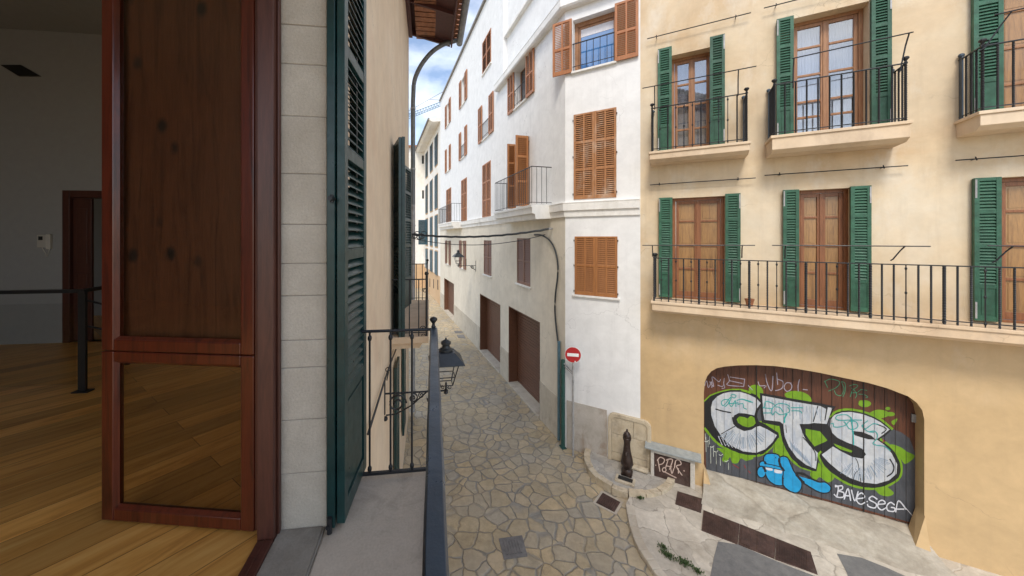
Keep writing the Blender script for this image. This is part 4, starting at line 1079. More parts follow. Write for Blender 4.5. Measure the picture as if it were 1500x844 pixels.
for pa, yy in ((629, 412), (634.5, 414), (640.5, 416)):
    a = FL.S(pa); m = MB(); m.box(0, .3, -.01, .01, 0, .7); part('base_window', m, 'dark', bh, FL.at(a, .02, FL.Z(pa, yy + 8)))
FE = Frame((600 - CX) / FPX * 33, 33, 1, 0)
eh = thing('end_house', FE.at(0, 0, 0), 'plain white house with an ochre base closing the street end', 'house')
mb = MB(); wall(mb, -3, FE.S(640), 2.2, EYE + 8.3, [], .3); part('wall', mb, 'cream', eh, FE.W)
mb = MB(); wall(mb, -3, FE.S(640), 0, 2.2, [], .3, y0=-.01); part('base_wall', mb, 'orange', eh, FE.W)
for (xa, xb, ya, yb_) in ((618, 621, 228, 240), (618.3, 621, 279, 291)):
    m = MB(); m.box(FE.S(xa), FE.S(xb), -.01, .01, FE.Z(620, yb_), FE.Z(620, ya)); part('window', m, 'dark', eh, FE.W)
m = MB(); m.box(-3.2, FE.S(641), -.3, 2, EYE + 8.3, EYE + 8.45); part('roof', m, 'tile', eh, FE.W)

# ================================================================== OWN (PEACH) HOUSE
SE = 9.58; ZW = EYE + 5.56; DT = EYE + 1.5
ZS = EYE - 1.505     # balcony slab top
ph = thing('peach_house', FO.at(0, 0, 0), 'peach house with dark green shutters and an open glazed door', 'house')
s_j = 1.855
mb = MB(); wall(mb, -2.52, SE, 0, ZW, [(.04, s_j + .02, ZS - .01, DT), (-2.25, -.75, ZS - .01, DT)], .25); part('wall', mb, 'peach', ph)  # second, unseen opening behind the camera added to let daylight into the room
mb = MB(); mb.box(SE - .25, SE, .25, 8.5, 0, ZW); part('end_wall', mb, 'peach', ph)
mb = MB(); wall(mb, -6, 9.3, ZW - .12, ZW, [], .02, y0=-.02); part('eave_moulding', mb, 'ledge', ph)
# eave
mb = MB(); zo = EYE + 5.24
mb.prism([(0, ZW), (-1.12, zo), (-1.12, zo + .06), (0, ZW + .06)], -6, SE + .02)
mb.prism([(-1.12, zo - .09), (-1.16, zo - .09), (-1.16, zo + .1), (-1.12, zo + .1)], -6, SE + .03)
mb.box(-6, SE + .02, -.10, -.004, ZW - .22, ZW - .03)
for i in range(12):
    s = SE - .03 - i * 1.35
    mb.prism([(-.02, ZW - .01), (-1.1, zo - .01), (-1.1, zo - .09), (-.8, zo - .02), (-.02, ZW - .16)], s - .03, s + .03)
ev = part('eave', mb, 'soffit', ph)
mb = MB()
for i in range(80):
    s = SE - i * .2
    pr = [(s + .085 * math.cos(q), zo + .12 + .05 * math.sin(q)) for q in [math.pi * k / 6 for k in range(7)]] + [(s - .07, zo + .11), (s + .07, zo + .11)]
    mb.prism(pr[:7], -1.30, -.2, 'y')
mb.prism([(-1.22, zo + .09), (-1.22, zo + .12), (0, ZW + .2), (0, ZW + .07)], -6, SE)
part('roof_tiles', mb, 'tile', ev)
mb = MB(); gc = (-1.36, zo + .04)
pr = [(gc[0] + .085 * math.cos(q), gc[1] + .085 * math.sin(q)) for q in [math.pi + math.pi * k / 8 for k in range(9)]] + [(gc[0] + .075 * math.cos(q), gc[1] + .075 * math.sin(q)) for q in [2 * math.pi - math.pi * k / 8 for k in range(9)]]
mb.prism(pr, -6, SE + .02); part('gutter', mb, 'zinc', ev)
# swan neck and down pipe
def ow(px, py, s): # out, z for a point at station s
    Y = FO.pt(s)[1]
    for _ in range(3):
        X = (px - CX) / FPX * Y; p = Vector((X, Y)) - FO.o
        out = -p.dot(FO.i); Y = (FO.o + FO.t * s - FO.i * out).y
    return -out, EYE + (HY - py) / FPX * Y
sp_ = SE - .1
pp = [ow(x, y, sp_) for x, y in [(675, 50), (674, 57), (663, 61), (648, 66), (632, 77), (618, 94), (609, 112), (606, 125), (605, 150), (605, 300), (605, 540)]]
q = smoothline(pp[:8], 5) + pp[8:]
m = MB(); m.tube([(sp_, y, z) for y, z in q[:38]], .058, 10); neck = m
m = MB(); m.tube([(sp_, q[37][0], q[37][1]), (sp_, q[-1][0], q[-1][1]), (sp_, q[-1][0], .1)], .056, 10)
for k in (.3, 1.8, 3.4): m.lathe([(.062, -.02), (.07, -.015), (.07, .015), (.062, .02)], (sp_, q[-1][0], EYE + k), 10)
dp_ = part('downpipe', m, 'galv', ph, smooth=True); part('swan_neck', neck, 'zinc', dp_, smooth=True)
# stone jamb blocks
ys = [-60, 38, 95, 171, 255, 329, 386, 433, 498, 538, 614, 692, 778]
m = MB()
zz = [EYE + (HY - y) / FPX * 1.83 for y in ys]; zz[0] = DT; zz[-1] = ZS + .0
for i in range(len(zz) - 1):
    m.box(s_j + random.uniform(-.001, .001), s_j + .019, -.004, .227, zz[i + 1] + .0018, zz[i] - .0018)
part('door_jamb', m, 'jamb', ph, bevel=.004)
m = MB(); m.box(s_j + .0045, s_j + .017, 0, .224, ZS, DT); part('jamb_joint', m, 'joint', ph)
m = MB(); m.box(s_j + .001, s_j + .016, -.012, -.0045, ZS, DT); part('jamb_bead', m, 'trim', ph, bevel=.003)
m = MB(); m.box(.04, s_j - .004, .012, .226, ZS - .1, ZS + .012); part('door_sill', m, 'sill_stone', ph, bevel=.004)
m = MB(); m.box(.04, s_j - .004, .002, .0115, ZS - .1, ZS + .007); part('mortar_line', m, 'joint', ph, bevel=.003)
m = MB(); m.box(.04, s_j - .07, .2265, .30, ZS - .09, ZS + .022); m.box(.04, s_j - .07, .262, .268, ZS + .022, ZS + .028); part('threshold', m, 'darkwood', ph, bevel=.004)
# fixed door frame
m = MB(); m.box(s_j - .065, s_j + .015, .2275, .305, ZS + .0, DT); m.box(s_j - .03, s_j - .001, .215, .2272, ZS + .012, DT); part('door_frame', m, 'darkwood', ph, bevel=.004)
m = MB(); m.box(.04, s_j, .2275, .305, DT - .07, DT); part('door_frame', m, 'darkwood', ph, bevel=.004)

# open glazed leaf
tx, ty = .9959, -.0906
FD = Frame(-1.964, 1.867, tx, ty); DW = .855
z0d, z1d = EYE - 1.49, DT - .07
def dz(py): return EYE + (HY - py) / FPX * 1.83
zm0, zm1, zm2 = dz(533), dz(517.5), dz(500); zb1 = dz(752)
m = MB(); st = .072
for (zl, zh, zg0, zg1) in ((z0d, zm1 - .002, zb1, zm0), (zm1 + .002, z1d, zm2, z1d - .08)):
    m.box(0, st, 0, .055, zl, zh); m.box(DW - st, DW, 0, .055, zl, zh)
    m.box(st, DW - st, 0, .055, zl, zg0); m.box(st, DW - st, 0, .055, zg1, zh)
dl_ = part('glazed_door', m, 'doorwood', ph, FD.W, bevel=.006)
m = MB()
for (zg0, zg1) in ((zb1, zm0), (zm2, z1d - .08)):   # sloped glazing beads
    b0 = .014
    m.prism([(0.004, zg0 - .001), (.02, zg0 + b0), (.02, zg0 - .001)], st, DW - st)
    m.prism([(0.004, zg1 + .001), (.02, zg1 - b0), (.02, zg1 + .001)], st, DW - st)
    for x, sg in ((st, 1), (DW - st, -1)):
        m.prism([(x - sg * .001, .004), (x + sg * b0, .02), (x - sg * .001, .02)], zg0, zg1, 'z')
part('glazing_bead', m, 'doorwood', dl_, FD.W)
for (zg0, zg1) in ((zb1, zm0), (zm2, z1d - .08)):
    m = MB(); m.box(st - .004, DW - st + .004, .024, .028, zg0 - .004, zg1 + .004); part('pane', m, 'glass', dl_, FD.W)
m = MB(); m.box(.03, DW - .03, .062, .085, zm1 + .01, z1d - .02); part('inner_shutter', m, 'knotty', dl_, FD.W, bevel=.003)
m = MB(); m.box(DW + .0005, DW + .028, .006, .05, z0d + .004, z1d); m.box(DW + .0285, DW + .045, .018, .045, z0d + .008, z1d); part('hinge_stile', m, 'darkwood', dl_, FD.W, bevel=.004)
for py in (62, 310, 540, 735):
    m = MB(); zc = EYE + (HY - py) / FPX * 1.83; m.tube([(DW + .036, .010, zc - .035), (DW + .036, .010, zc + .035)], .007, 8); m.box(DW + .028, DW + .044, .011, .017, zc - .03, zc + .03); part('hinge', m, 'iron', dl_, FD.W)

# big folded shutter leaning on the wall
A = FO.pt(FO.S(500), 0)
pa_ = Vector((-.665, 1.82)); pb_ = Vector((-.690, 2.27))
FS = Frame(pa_.x, pa_.y, pb_.x - pa_.x, pb_.y - pa_.y); LWd = (pb_ - pa_).length
zs0 = EYE - 1.47; zs1 = DT + .02; hh = zs1 - zs0
rr = [hh * .28 + k * (hh * .72) / 4 for k in (1, 2, 3)]
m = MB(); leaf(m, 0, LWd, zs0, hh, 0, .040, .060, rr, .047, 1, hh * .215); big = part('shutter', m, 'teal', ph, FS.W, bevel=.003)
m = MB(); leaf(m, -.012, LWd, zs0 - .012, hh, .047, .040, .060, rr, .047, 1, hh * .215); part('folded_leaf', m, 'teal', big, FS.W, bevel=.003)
m = MB()
zc = EYE + (HY - 293) / FPX * 1.85
m.tube([(-.06, .055, zc), (-.012, .055, zc)], .012, 8); m.tube([(-.03, .055, zc - .02), (-.03, .055, zc + .02)], .008, 8); m.box(-.013, .02, .05, .062, zc - .012, zc + .012)
m.tube([(-.02, .07, zs0 - .03), (-.02, .07, zs0 + .05)], .013, 8); m.tube([(-.04, .075, zs0 + .01), (-.0, .07, zs0 + .01)], .01, 8)
part('shutter_hinge', m, 'iron', big, FS.W)
# neighbour shutters further along the same wall
for (sa, outa, sb_, outb) in ((5.5, .07, 4.98, .20), (6.95, .07, 7.5, .17)):
    P0 = FO.pt(sa, -outa); P1 = FO.pt(sb_, -outb)
    if sb_ < sa: P0, P1 = P1, P0
    Fn = Frame(P0.x, P0.y, P1.x - P0.x, P1.y - P0.y); L_ = (P1 - P0).length; hh = 2.88
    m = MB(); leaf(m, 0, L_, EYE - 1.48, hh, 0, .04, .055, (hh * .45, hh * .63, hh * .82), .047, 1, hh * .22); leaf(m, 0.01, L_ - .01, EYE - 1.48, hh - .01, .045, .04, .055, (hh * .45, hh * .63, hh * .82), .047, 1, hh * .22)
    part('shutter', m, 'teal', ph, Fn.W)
m = MB(); m.box(5.55, 6.9, -.012, .02, EYE - 1.45, EYE + 1.38); part('balcony_door', m, 'darkwood', ph)
# lower storey shutters seen through the rail
m = MB(); leaf(m, 5.3, .5, .9, 1.9, -.06, .04, .05, (.9, 1.3), .047, 1); part('shutter', m, 'teal', ph)
m = MB(); leaf(m, 6.9, .5, .9, 1.9, -.06, .04, .05, (.9, 1.3), .047, 1); part('shutter', m, 'teal', ph)

# own balcony: slab and rail
m = MB(); m.box(-1.2, 2.262, -.578, -.0005, ZS - .12, ZS); bal = part('balcony', m, 'slab', ph, bevel=.008)
HR = EYE - .575
e1 = (2.200, -.5616); e0 = (-1.0, -.523)
def rl(s): return e0[1] + (e1[1] - e0[1]) * (s - e0[0]) / (e1[0] - e0[0])
m = MB()
prof = [(-.024, -.012), (-.018, -.002), (.018, -.002), (.024, -.012), (.020, -.016), (-.020, -.016)]
N_ = 40; rings = []
for i in range(N_ + 1):
    s = e0[0] + (e1[0] + .012 - e0[0]) * i / N_; y = rl(s) + .0006 * math.sin(i * 1.3)
    rings.append([(s, y + a, HR + b_ + .0007 * math.sin(i * .9)) for a, b_ in prof])
n_ = len(prof)
for r_ in rings: m.v += r_
for i in range(N_):
    for k in range(n_): m.f.append((i * n_ + k, i * n_ + (k + 1) % n_, (i + 1) * n_ + (k + 1) % n_, (i + 1) * n_ + k))
m.f.append(tuple(range(n_))); m.f.append(tuple(N_ * n_ + k for k in range(n_)))
part('handrail', m, 'rail_iron', bal, FO.W, bevel=.0015)
zbr = ZS + .035
m = MB(); m.tube([(e1[0] + .0, -.03, HR - .012), (e1[0] + .0, e1[1] + .02, HR - .012)], .0095, 8); part('side_handrail', m, 'iron', bal, FO.W, smooth=True)
m = MB(); m.box(e1[0] - .010, e1[0] + .010, e1[1] + .0, -.002, zbr - .008, zbr + .008); m.box(e0[0], e1[0], e1[1] + .01, e1[1] + .03, zbr - .007, zbr + .007); part('bottom_rail', m, 'iron', bal, FO.W)
def own_bal():
    q = MB(); L_ = HR - .014 - zbr; q.tube([(0, 0, 0), (0, 0, L_)], .0065, 10)
    for z_ in (.03, L_ - .04): q.lathe([(.007, -.018), (.012, -.010), (.0135, 0), (.012, .01), (.007, .018)], (0, 0, z_), 10)
    return q
ob = None
for f_ in (.235, .48, .735):
    y = -.045 + (e1[1] + .045) * f_
    W = FO.at(e1[0], y, zbr)
    if ob is None: ob = part('baluster', own_bal(), 'iron', bal, W, smooth=True)
    else: dup(ob, bal, W)
for i in range(1, 26): dup(ob, bal, FO.at(e1[0] - i * .125, rl(e1[0] - i * .125) + .0, zbr))
m = MB(); m.tube([(e1[0], e1[1] + .002, ZS), (e1[0], e1[1] + .002, HR - .012)], .011, 10)
m.lathe([(.011, -.002), (.016, .004), (.010, .014), (.009, .026), (.018, .038), (.024, .046), (.025, .053), (.020, .061), (.004, .068)], (e1[0], e1[1] + .002, HR), 16)
part('corner_post', m, 'iron', bal, FO.W, smooth=True)
# neighbour balcony on the same facade
nA, nB = FO.S(623, .0) and 5.05, 7.95
znb = EYE - 1.40
m = MB(); m.box(4.95, 7.9, -.53, -.012, znb - .09, znb); m.prism([(-.45, znb - .0905), (-.40, znb - .17), (-.012, znb - .17), (-.012, znb - .0905)], 5.0, 7.85); nb_ = part('balcony', m, 'ledge', ph, bevel=.006)
zr = EYE - .60
m = MB(); m.tube([(5.0, -.02, zr), (5.0, -.50, zr), (7.86, -.50, zr), (7.86, -.02, zr)], .010, 6); part('handrail', m, 'iron', nb_, FO.W)
m = MB(); m.tube([(5.0, -.02, znb + .05), (5.0, -.50, znb + .05), (7.86, -.50, znb + .05), (7.86, -.02, znb + .05)], .008, 6); part('bottom_rail', m, 'iron', nb_, FO.W)
fb = None
for (x, y) in [(5.0, -.13), (5.0, -.26), (5.0, -.39)] + [(5.0 + i * .143, -.5) for i in range(1, 20)] + [(7.86, -.13), (7.86, -.26), (7.86, -.39)]:
    if fb is None:
        q = MB(); q.tube([(0, 0, 0), (0, 0, zr - znb)], .0075, 6); fb = part('baluster', q, 'iron', nb_, FO.at(x, y, znb))
    else: dup(fb, nb_, FO.at(x, y, znb))
m = MB()
for x in (5.0, 7.86): m.tube([(x, -.5, znb), (x, -.5, zr + .05)], .016, 8); m.ball((x, -.5, zr + .08), .03)
def scroll(m, W2, c, r0, r1, turns, rad, start=0, n=26, sgn=1, plane='xz'):
    pts = []
    for i in range(n + 1):
        f_ = i / n; a_ = start + sgn * turns * 2 * math.pi * f_; r_ = r0 + (r1 - r0) * f_
        pts.append((c[0] + (r_ * math.cos(a_) if plane == 'xz' else 0), c[1] + (r_ * math.cos(a_) if plane == 'yz' else 0), c[2] + r_ * math.sin(a_)))
    m.tube(pts, rad, 5)
scroll(m, None, (5.0, -.45, znb + .10), .045, .012, 1.3, .006, plane='yz'); scroll(m, None, (5.0, -.45, znb + .0), .045, .012, 1.3, .006, plane='yz', sgn=-1)
scroll(m, None, (5.0, -.47, zr - .16), .035, .012, 1.3, .006, plane='yz')
part('corner_post', m, 'iron', nb_, FO.W)

# ---- room behind the door (own house interior)
def room(name, mb, mat): struct(part(name, mb, mat, None, FO.W))
ZF = ZS + .004; ZCe = EYE + 2.9
m = MB(); m.box(-2.4, 5.8, .3005, 9, ZF - .12, ZF); room('floor', m, 'oak')
m = MB(); m.box(-2.4, 5.8, .2505, 9, ZCe, ZCe + .15); room('ceiling', m, 'ceil')
# stair side doorway in the back wall
FB = Frame(FO.pt(5.67, 9)[0], FO.pt(5.67, 9)[1], .9918, .1277)
da, db = FB.S(93), FB.S(146) + .35
dt = FB.Z(93, 279)
m = MB(); wall(m, 0, 8.75, ZF - .1, ZCe + .1, [(da, db, ZF, dt)], .12); struct(part('wall_back', m, 'inwall', None, FB.W))
m = MB(); m.box(-2.4, 5.8, 9, 9.12, ZF - .1, ZCe + .1); room('wall_left', m, 'inwall')
FGb = Frame(FO.pt(-4.0, 9.1)[0], FO.pt(-4.0, 9.1)[1], *(-FO.i))
FGb = Frame(*FO.pt(-2.4, .2505)[:2], *FO.i)
m = MB(); wall(m, 0, 8.85, ZF - .1, ZCe + .1, [(.25, 4.1, ZF + .05, ZF + 4.1)], .12); struct(part('wall_right', m, 'inwall', None, FGb.W))  # unseen wide opening added so daylight brightens the floor and door
# pale room beyond the inner doorway
m = MB(); m.box(-.2, 8.9, 1.9, 2.0, ZF - .1, ZCe); m.box(-.2, 8.9, .13, 1.9, dt + .3, dt + .4); struct(part('wall_back', m, 'inwall', None, FB.W))
m = MB(); m.box(-.2, 8.8, .121, 1.9, ZF - .1, ZF - .002); struct(part('floor', m, 'oak', None, FB.W))
dr = thing('inner_door', FB.at(da, 0, ZF), 'dark wooden door in the back wall of the room', 'door')
W = FB.at(da, 0, ZF); hh = dt - ZF; w = db - da
m = MB(); m.box(0, .09, -.02, .13, 0, hh); m.box(w - .09, w, -.02, .13, 0, hh); m.box(.09, w - .09, -.02, .13, hh - .1, hh); part('frame', m, 'darkwood', dr, W, bevel=.004)
m = MB(); lw_ = FB.S(131) - da - .095; m.box(.095, .095 + lw_, .03, .07, .01, hh - .105); m.box(.14, .095 + lw_ - .05, .02, .0295, .2, hh * .45); m.box(.14, .095 + lw_ - .05, .02, .0295, hh * .52, hh - .25); part('door_leaf', m, 'darkwood', dr, W, bevel=.004)
# handset
sH, zH = FB.hit(57, 365); W = FB.at(sH, -.0, zH); k_ = FB.S(79) - sH; hz = FB.Z(57, 343) - zH
ih = thing('intercom_handset', W, 'small pale intercom handset on the dim room wall', 'intercom')
m = MB(); m.box(0, k_ * .62, -.03, -.001, hz * .1, hz * .95); part('base', m, 'plastic', ih, W, bevel=.006)
m = MB(); m.box(k_ * .64, k_ * .95, -.045, -.002, 0, hz); part('receiver', m, 'plastic', ih, W, bevel=.01)
m = MB(); m.box(k_ * .12, k_ * .4, -.033, -.0305, hz * .6, hz * .85); part('screen', m, 'black', ih, W)
m = MB(); m.tube([(k_ * .8, -.02, 0), (k_ * .7, -.03, -hz * .5), (k_ * .5, -.02, -hz * .2), (k_ * .3, -.02, hz * .1)], .004, 5); part('cord', m, 'plastic', ih, W)
# slot grilles
for (pts, lab) in (([(0, 95), (30, 95), (58, 111), (26, 111)], 'dark slanted air grille high on the room wall'), ([(-14, 8), (16, 8), (16, 20), (-14, 20)], 'small dark air grille just under the ceiling')):
    vsl = [FB.hit(x, y, .03) for x, y in pts]
    m = MB(); m.prism([(s, z) for s, z in vsl], -.03, -.002, 'y'); o = part('air_grille', m, 'black', None, FB.W); tag(o, lab, 'air grille')
# stair balustrade
FR = Frame(-3.95, 3.42, 1, .13)
sb_t = thing('stair_balustrade', FR.at(0, 0, ZF), 'black steel balustrade with glass infill standing in the dim room', 'balustrade')
s1_ = FR.S(121.5); hr_ = FR.Z(0, 428); zb = ZF
m = MB(); m.box(s1_ - 4, s1_ + .03, -.022, .022, hr_ - .018, hr_ + .014); 
for (ax, ay, bx, by) in ((s1_, .02, s1_ + .25, .9),): m.tube([(ax, ay, hr_), (bx, by, hr_ + .03)], .02, 8)
part('handrail', m, 'black', sb_t, FR.W)
m = MB(); m.box(s1_ - .035, s1_ + .03, -.012, .012, zb, hr_ - .018); m.box(s1_ - .07, s1_ + .07, -.04, .04, zb, zb + .012); part('post', m, 'black', sb_t, FR.W)
m = MB(); m.box(s1_ - .22, s1_ - .165, .75, .775, zb, hr_ - .0); part('post', m, 'black', sb_t, FR.W)
m = MB(); m.box(s1_ - 3.9, s1_ - .06, -.005, .005, zb + .08, hr_ - .12); part('glass_panel', m, 'glass2', sb_t, FR.W)
m = MB(); m.tube([(s1_ + .02, .02, hr_ - .35), (s1_ + .5, .3, hr_ - .6)], .01, 6); m.tube([(s1_ + .02, .02, hr_ - .1), (s1_ + .5, .3, hr_ - .35)], .01, 6); part('brace', m, 'black', sb_t, FR.W)

# ================================================================== STREET LAMPS
def scroll3(m, o, ax, c, r0, r1, turns, rad, start=0, sgn=1, n=30):
    pts = []
    for i in range(n + 1):
        f_ = i / n; a_ = start + sgn * turns * 2 * math.pi * f_; r_ = r0 + (r1 - r0) * f_
        pts.append(Vector(o) + Vector(ax) * (c[0] + r_ * math.cos(a_)) + Vector((0, 0, 1)) * (c[1] + r_ * math.sin(a_)))
    m.tube(pts, rad, 6)
def lantern(F, s, zarm, arm, size, label, rot=0, big=True):
    """bracket lamp: arm sticks out of facade F at station s; lantern stands on its end"""
    W = F.at(s, 0, zarm); t_ = thing('street_lamp', W, label, 'street lamp')
    ax = (0, -1, 0)
    m = MB(); m.tube([(0, 0, 0), (0, -arm, 0)], .013 * size, 8); m.box(-.02, .02, -.012, 0, -.28 * size, .22 * size)
    if big:
        scroll3(m, (0, 0, 0), ax, (.15, -.125), .112, .02, 1.7, .011, 0); scroll3(m, (0, 0, 0), ax, (.34, -.07), .062, .012, 1.5, .009, 2, -1)
        scroll3(m, (0, 0, 0), ax, (.44, -.04), .04, .01, 1.4, .007, 1); scroll3(m, (0, 0, 0), ax, (.56, .07), .045, .01, 1.4, .008, 1, -1); scroll3(m, (0, 0, 0), ax, (.57, -.09), .06, .012, 1.5, .008, 3)
        m.tube([(0, -.02, -.26), (0, -.14, -.25), (0, -.32, -.16), (0, -.44, -.06), (0, -.5, -.01)], .009, 6)
        scroll3(m, (0, 0, 0), ax, (.04, .29), .026, .022, 1, .005)
        m.tube([(0, -.03, .16), (0, -.05, .26)], .007, 6); m.ball((0, -.012, -.30), .03)
    else:
        scroll3(m, (0, 0, 0), ax, (.16, -.08), .07, .02, 1.4, .014, 0); m.tube([(0, -.02, -.2), (0, -.25, -.03)], .014, 6); m.tube([(0, -arm * .55, 0), (0, -arm * .55, .3)], .012, 6)
    part('bracket', m, 'iron' if big else 'lampiron', t_, W, smooth=True)
    k = size; WL = F.at(s, -arm, zarm) @ Matrix.Rotation(rot, 4, 'Z')
    h0, h1 = .10 * k, .40 * k; bs, ts = .085 * k, .16 * k
    m = MB(); 
    for sx in (-1, 1):
        for sy in (-1, 1): m.tube([(sx * bs, sy * bs, h0), (sx * ts, sy * ts, h1)], .0085 * k, 5)
    for hgt, hw in ((h0, bs), (h0 + .12 * k, bs + .03 * k), (h1, ts)):
        P = [(-hw, -hw, hgt), (hw, -hw, hgt), (hw, hw, hgt), (-hw, hw, hgt), (-hw, -hw, hgt)]
        for i in range(4): m.tube([P[i], P[i + 1]], .007 * k, 5)
    m.lathe([(.004, -.05), (.03, -.03), (.022, -.01), (.03, .0), (.012, .02), (.012, h0 / k)], (0, 0, 0), 10)
    for sx in (-1, 1): scroll3(m, (0, 0, 0), (1, 0, 0), (sx * .05 * k, .045 * k), .03 * k, .008, 1.2, .006 * k, 0, sx); scroll3(m, (0, 0, 0), (0, 1, 0), (sx * .05 * k, .045 * k), .03 * k, .008, 1.2, .006 * k, 0, sx)
    part('lantern_frame', m, 'iron' if big else 'lampiron', t_, WL)
    m = MB(); e = .235 * k; z1_ = h1 + .006; z2 = h1 + .15 * k; u_ = .115 * k
    vs = [(-e, -e, z1_), (e, -e, z1_), (e, e, z1_), (-e, e, z1_), (-e, -e, z1_ + .012), (e, -e, z1_ + .012), (e, e, z1_ + .012), (-e, e, z1_ + .012), (-u_, -u_, z2), (u_, -u_, z2), (u_, u_, z2), (-u_, u_, z2)]
    m.add(vs, [(0, 1, 2, 3), (0, 1, 5, 4), (1, 2, 6, 5), (2, 3, 7, 6), (3, 0, 4, 7), (4, 5, 9, 8), (5, 6, 10, 9), (6, 7, 11, 10), (7, 4, 8, 11), (8, 9, 10, 11)])
    part('lantern_roof', m, 'lampiron', t_, WL, bevel=.004)
    m = MB(); m.lathe([(.095 * k, z2 - .005), (.095 * k, z2 + .03 * k), (.06 * k, z2 + .05 * k), (.05 * k, z2 + .085 * k), (.07 * k, z2 + .10 * k), (.07 * k, z2 + .13 * k), (.04 * k, z2 + .15 * k), (.012 * k, z2 + .165 * k), (.012 * k, z2 + .185 * k), (.002, z2 + .19 * k)], (0, 0, 0), 18)
    part('lantern_cap', m, 'lampiron', t_, WL, smooth=True)
    return t_
s_l, z_l = FO.hit(563, 577)
lantern(FO, s_l, z_l, .74, .88, 'black iron lantern on a scrolled bracket below the near balcony', R(3))
s_l, z_l = FL.hit(697, 389)
lantern(FL, s_l, z_l, .78, .95, 'small distant lantern on the white wall above the garages', 0, False)

# hanging cable end and clothes-line bar on the peach wall by the lamp
m = MB(); P = [ow(x, y, 4.1) for x, y in [(539, 636), (553, 600), (566, 560), (573, 535), (581, 512)]]
sw = [FO.hit(x, y, .03) for x, y in [(539, 636), (550, 601), (562, 562), (571, 535), (580, 512)]]
m.tube([(s, -.03, z) for s, z in sw], .011, 6)
o = part('wall_cable', m, 'cable', None, FO.W); tag(o, 'dark cable climbing slantwise up the peach wall behind the black lamp bracket', 'cable')

# ================================================================== CABLES ACROSS THE STREET
def wpt(px, py, Y): return ((px - CX) / FPX * Y, Y, EYE + (HY - py) / FPX * Y)
pA = FO.pt(9.2, -.08, EYE + (HY - 343) / FPX * 9.2)
sw_, zw_ = FL.hit(806, 335, .06); pB = FL.pt(sw_, -.06, zw_)
def cable(name, a, b_, sag, r, label, wob=0, n=30):
    pts = []
    for i in range(n + 1):
        f_ = i / n; p = Vector(a).lerp(Vector(b_), f_); p.z -= sag * 4 * f_ * (1 - f_) + wob * math.sin(i * 2.3); p.x += wob * .7 * math.cos(i * 1.9); pts.append(p)
    m = MB(); m.tube(pts, r, 7); o = part(name, m, 'cable', None, Matrix.Identity(4), smooth=True); tag(o, label, 'cable')
cable('street_cable', pA, pB, .13, .026, 'thick black twisted cable spanning the street to the white house', .006)
cable('street_cable', pA + Vector((0, 0, -.1)), FL.pt(sw_ - .3, -.04, zw_ - .14), .22, .009, 'thin wire hanging just beneath the thick black street cable')
m = MB()
for k in range(5):
    c = pA + Vector((.10 + k * .06, -.02 * k, -.02 + .05 * math.sin(k * 2))); m.tube([c + Vector((.07 * math.cos(q), 0.02 * math.sin(q * 2), .06 * math.sin(q) - .02)) for q in [2 * math.pi * i / 10 for i in range(11)]], .012, 5)
o = part('cable_coil', m, 'cable', None, Matrix.Identity(4)); tag(o, 'tangle of spare black cable where the street cable meets the peach house', 'cable coil')
# insulator clamp and cable down the wall to the conduit
m = MB(); W = FL.at(sw_, 0, zw_); m.tube([(0, 0, 0), (0, -.07, 0)], .02, 8); m.lathe([(.02, -.03), (.04, -.02), (.03, 0), (.04, .02), (.02, .03)], (0, -.07, 0), 10)
o = part('cable_anchor', m, 'galv', None, W); tag(o, 'pale insulator anchoring the street cable high on the white wall', 'insulator')
dn = [FL.hit(x, y, .025) for x, y in [(783, 344), (794, 345), (805, 352), (813, 366), (817, 385), (817, 405), (814, 430), (813, 455), (815, 480), (818, 505)]]
dn = smoothline(dn, 4)
m = MB(); m.tube([(s, -.028, z) for s, z in dn], .02, 7); o = part('drop_cable', m, 'cable', None, FL.W, smooth=True); tag(o, 'grey cable curving down the white wall into the blue conduit', 'cable')
s_, z_ = FL.hit(818.7, 500, .04); m = MB(); m.tube([(s_, -.04, .05), (s_, -.04, z_)], .035, 12); W = FL.W
o = part('blue_conduit', m, 'bluepipe', None, W, smooth=True); tag(o, 'tall blue grey pipe taking the cable down the white corner', 'pipe')
s_, z_ = FL.hit(825, 527, .05); m = MB(); m.tube([(s_, -.055, .01), (s_, -.055, z_)], .045, 12); m.box(s_ - .09, s_ + .08, -.11, -.004, 0.0, .015)
for q_ in (.5, 1.0, 1.15, 1.7): m.lathe([(.0455, -.012), (.048, -.01), (.048, .01), (.0455, .012)], (s_, -.055, q_), 12)
gpipe = part('green_conduit', m, 'greenpipe', None, W, smooth=True); tag(gpipe, 'dark green pipe on the white house corner beside the no entry sign', 'pipe')

# ================================================================== NO ENTRY SIGN
gx, gy = G(839.5, 668); W = TR(gx, gy, 0, math.atan2(-1, 4.5))
Yg = gy; zc = EYE + (HY - 519) / FPX * Yg; rS = 11.6 / FPX * Yg
sg = thing('no_entry_sign', W, 'round red no entry sign on a thin grey post', 'road sign')
m = MB(); m.tube([(0, 0, 0), (0, 0, zc - rS * .3)], .022, 10); part('pole', m, 'galv', sg, W, smooth=True)
def disc(r, y0, y1, n=40): return [(r * math.cos(2 * math.pi * k / n), r * math.sin(2 * math.pi * k / n)) for k in range(n)]
m = MB(); m.prism([(x - .005, z + zc) for x, z in disc(rS, 0, 0)], -.045, -.030, 'y'); o = part('sign_plate', m, 'signwhite', sg, W)
m = MB(); m.prism([(x - .005, z + zc) for x, z in disc(rS * .955, 0, 0)], -.048, -.0452, 'y'); part('sign_face', m, 'signred', o, W)
m = MB(); m.box(-rS * .70 - .005, rS * .70 - .005, -.051, -.0483, zc - rS * .2, zc + rS * .2); part('sign_bar', m, 'signwhite', o, W, bevel=.004)
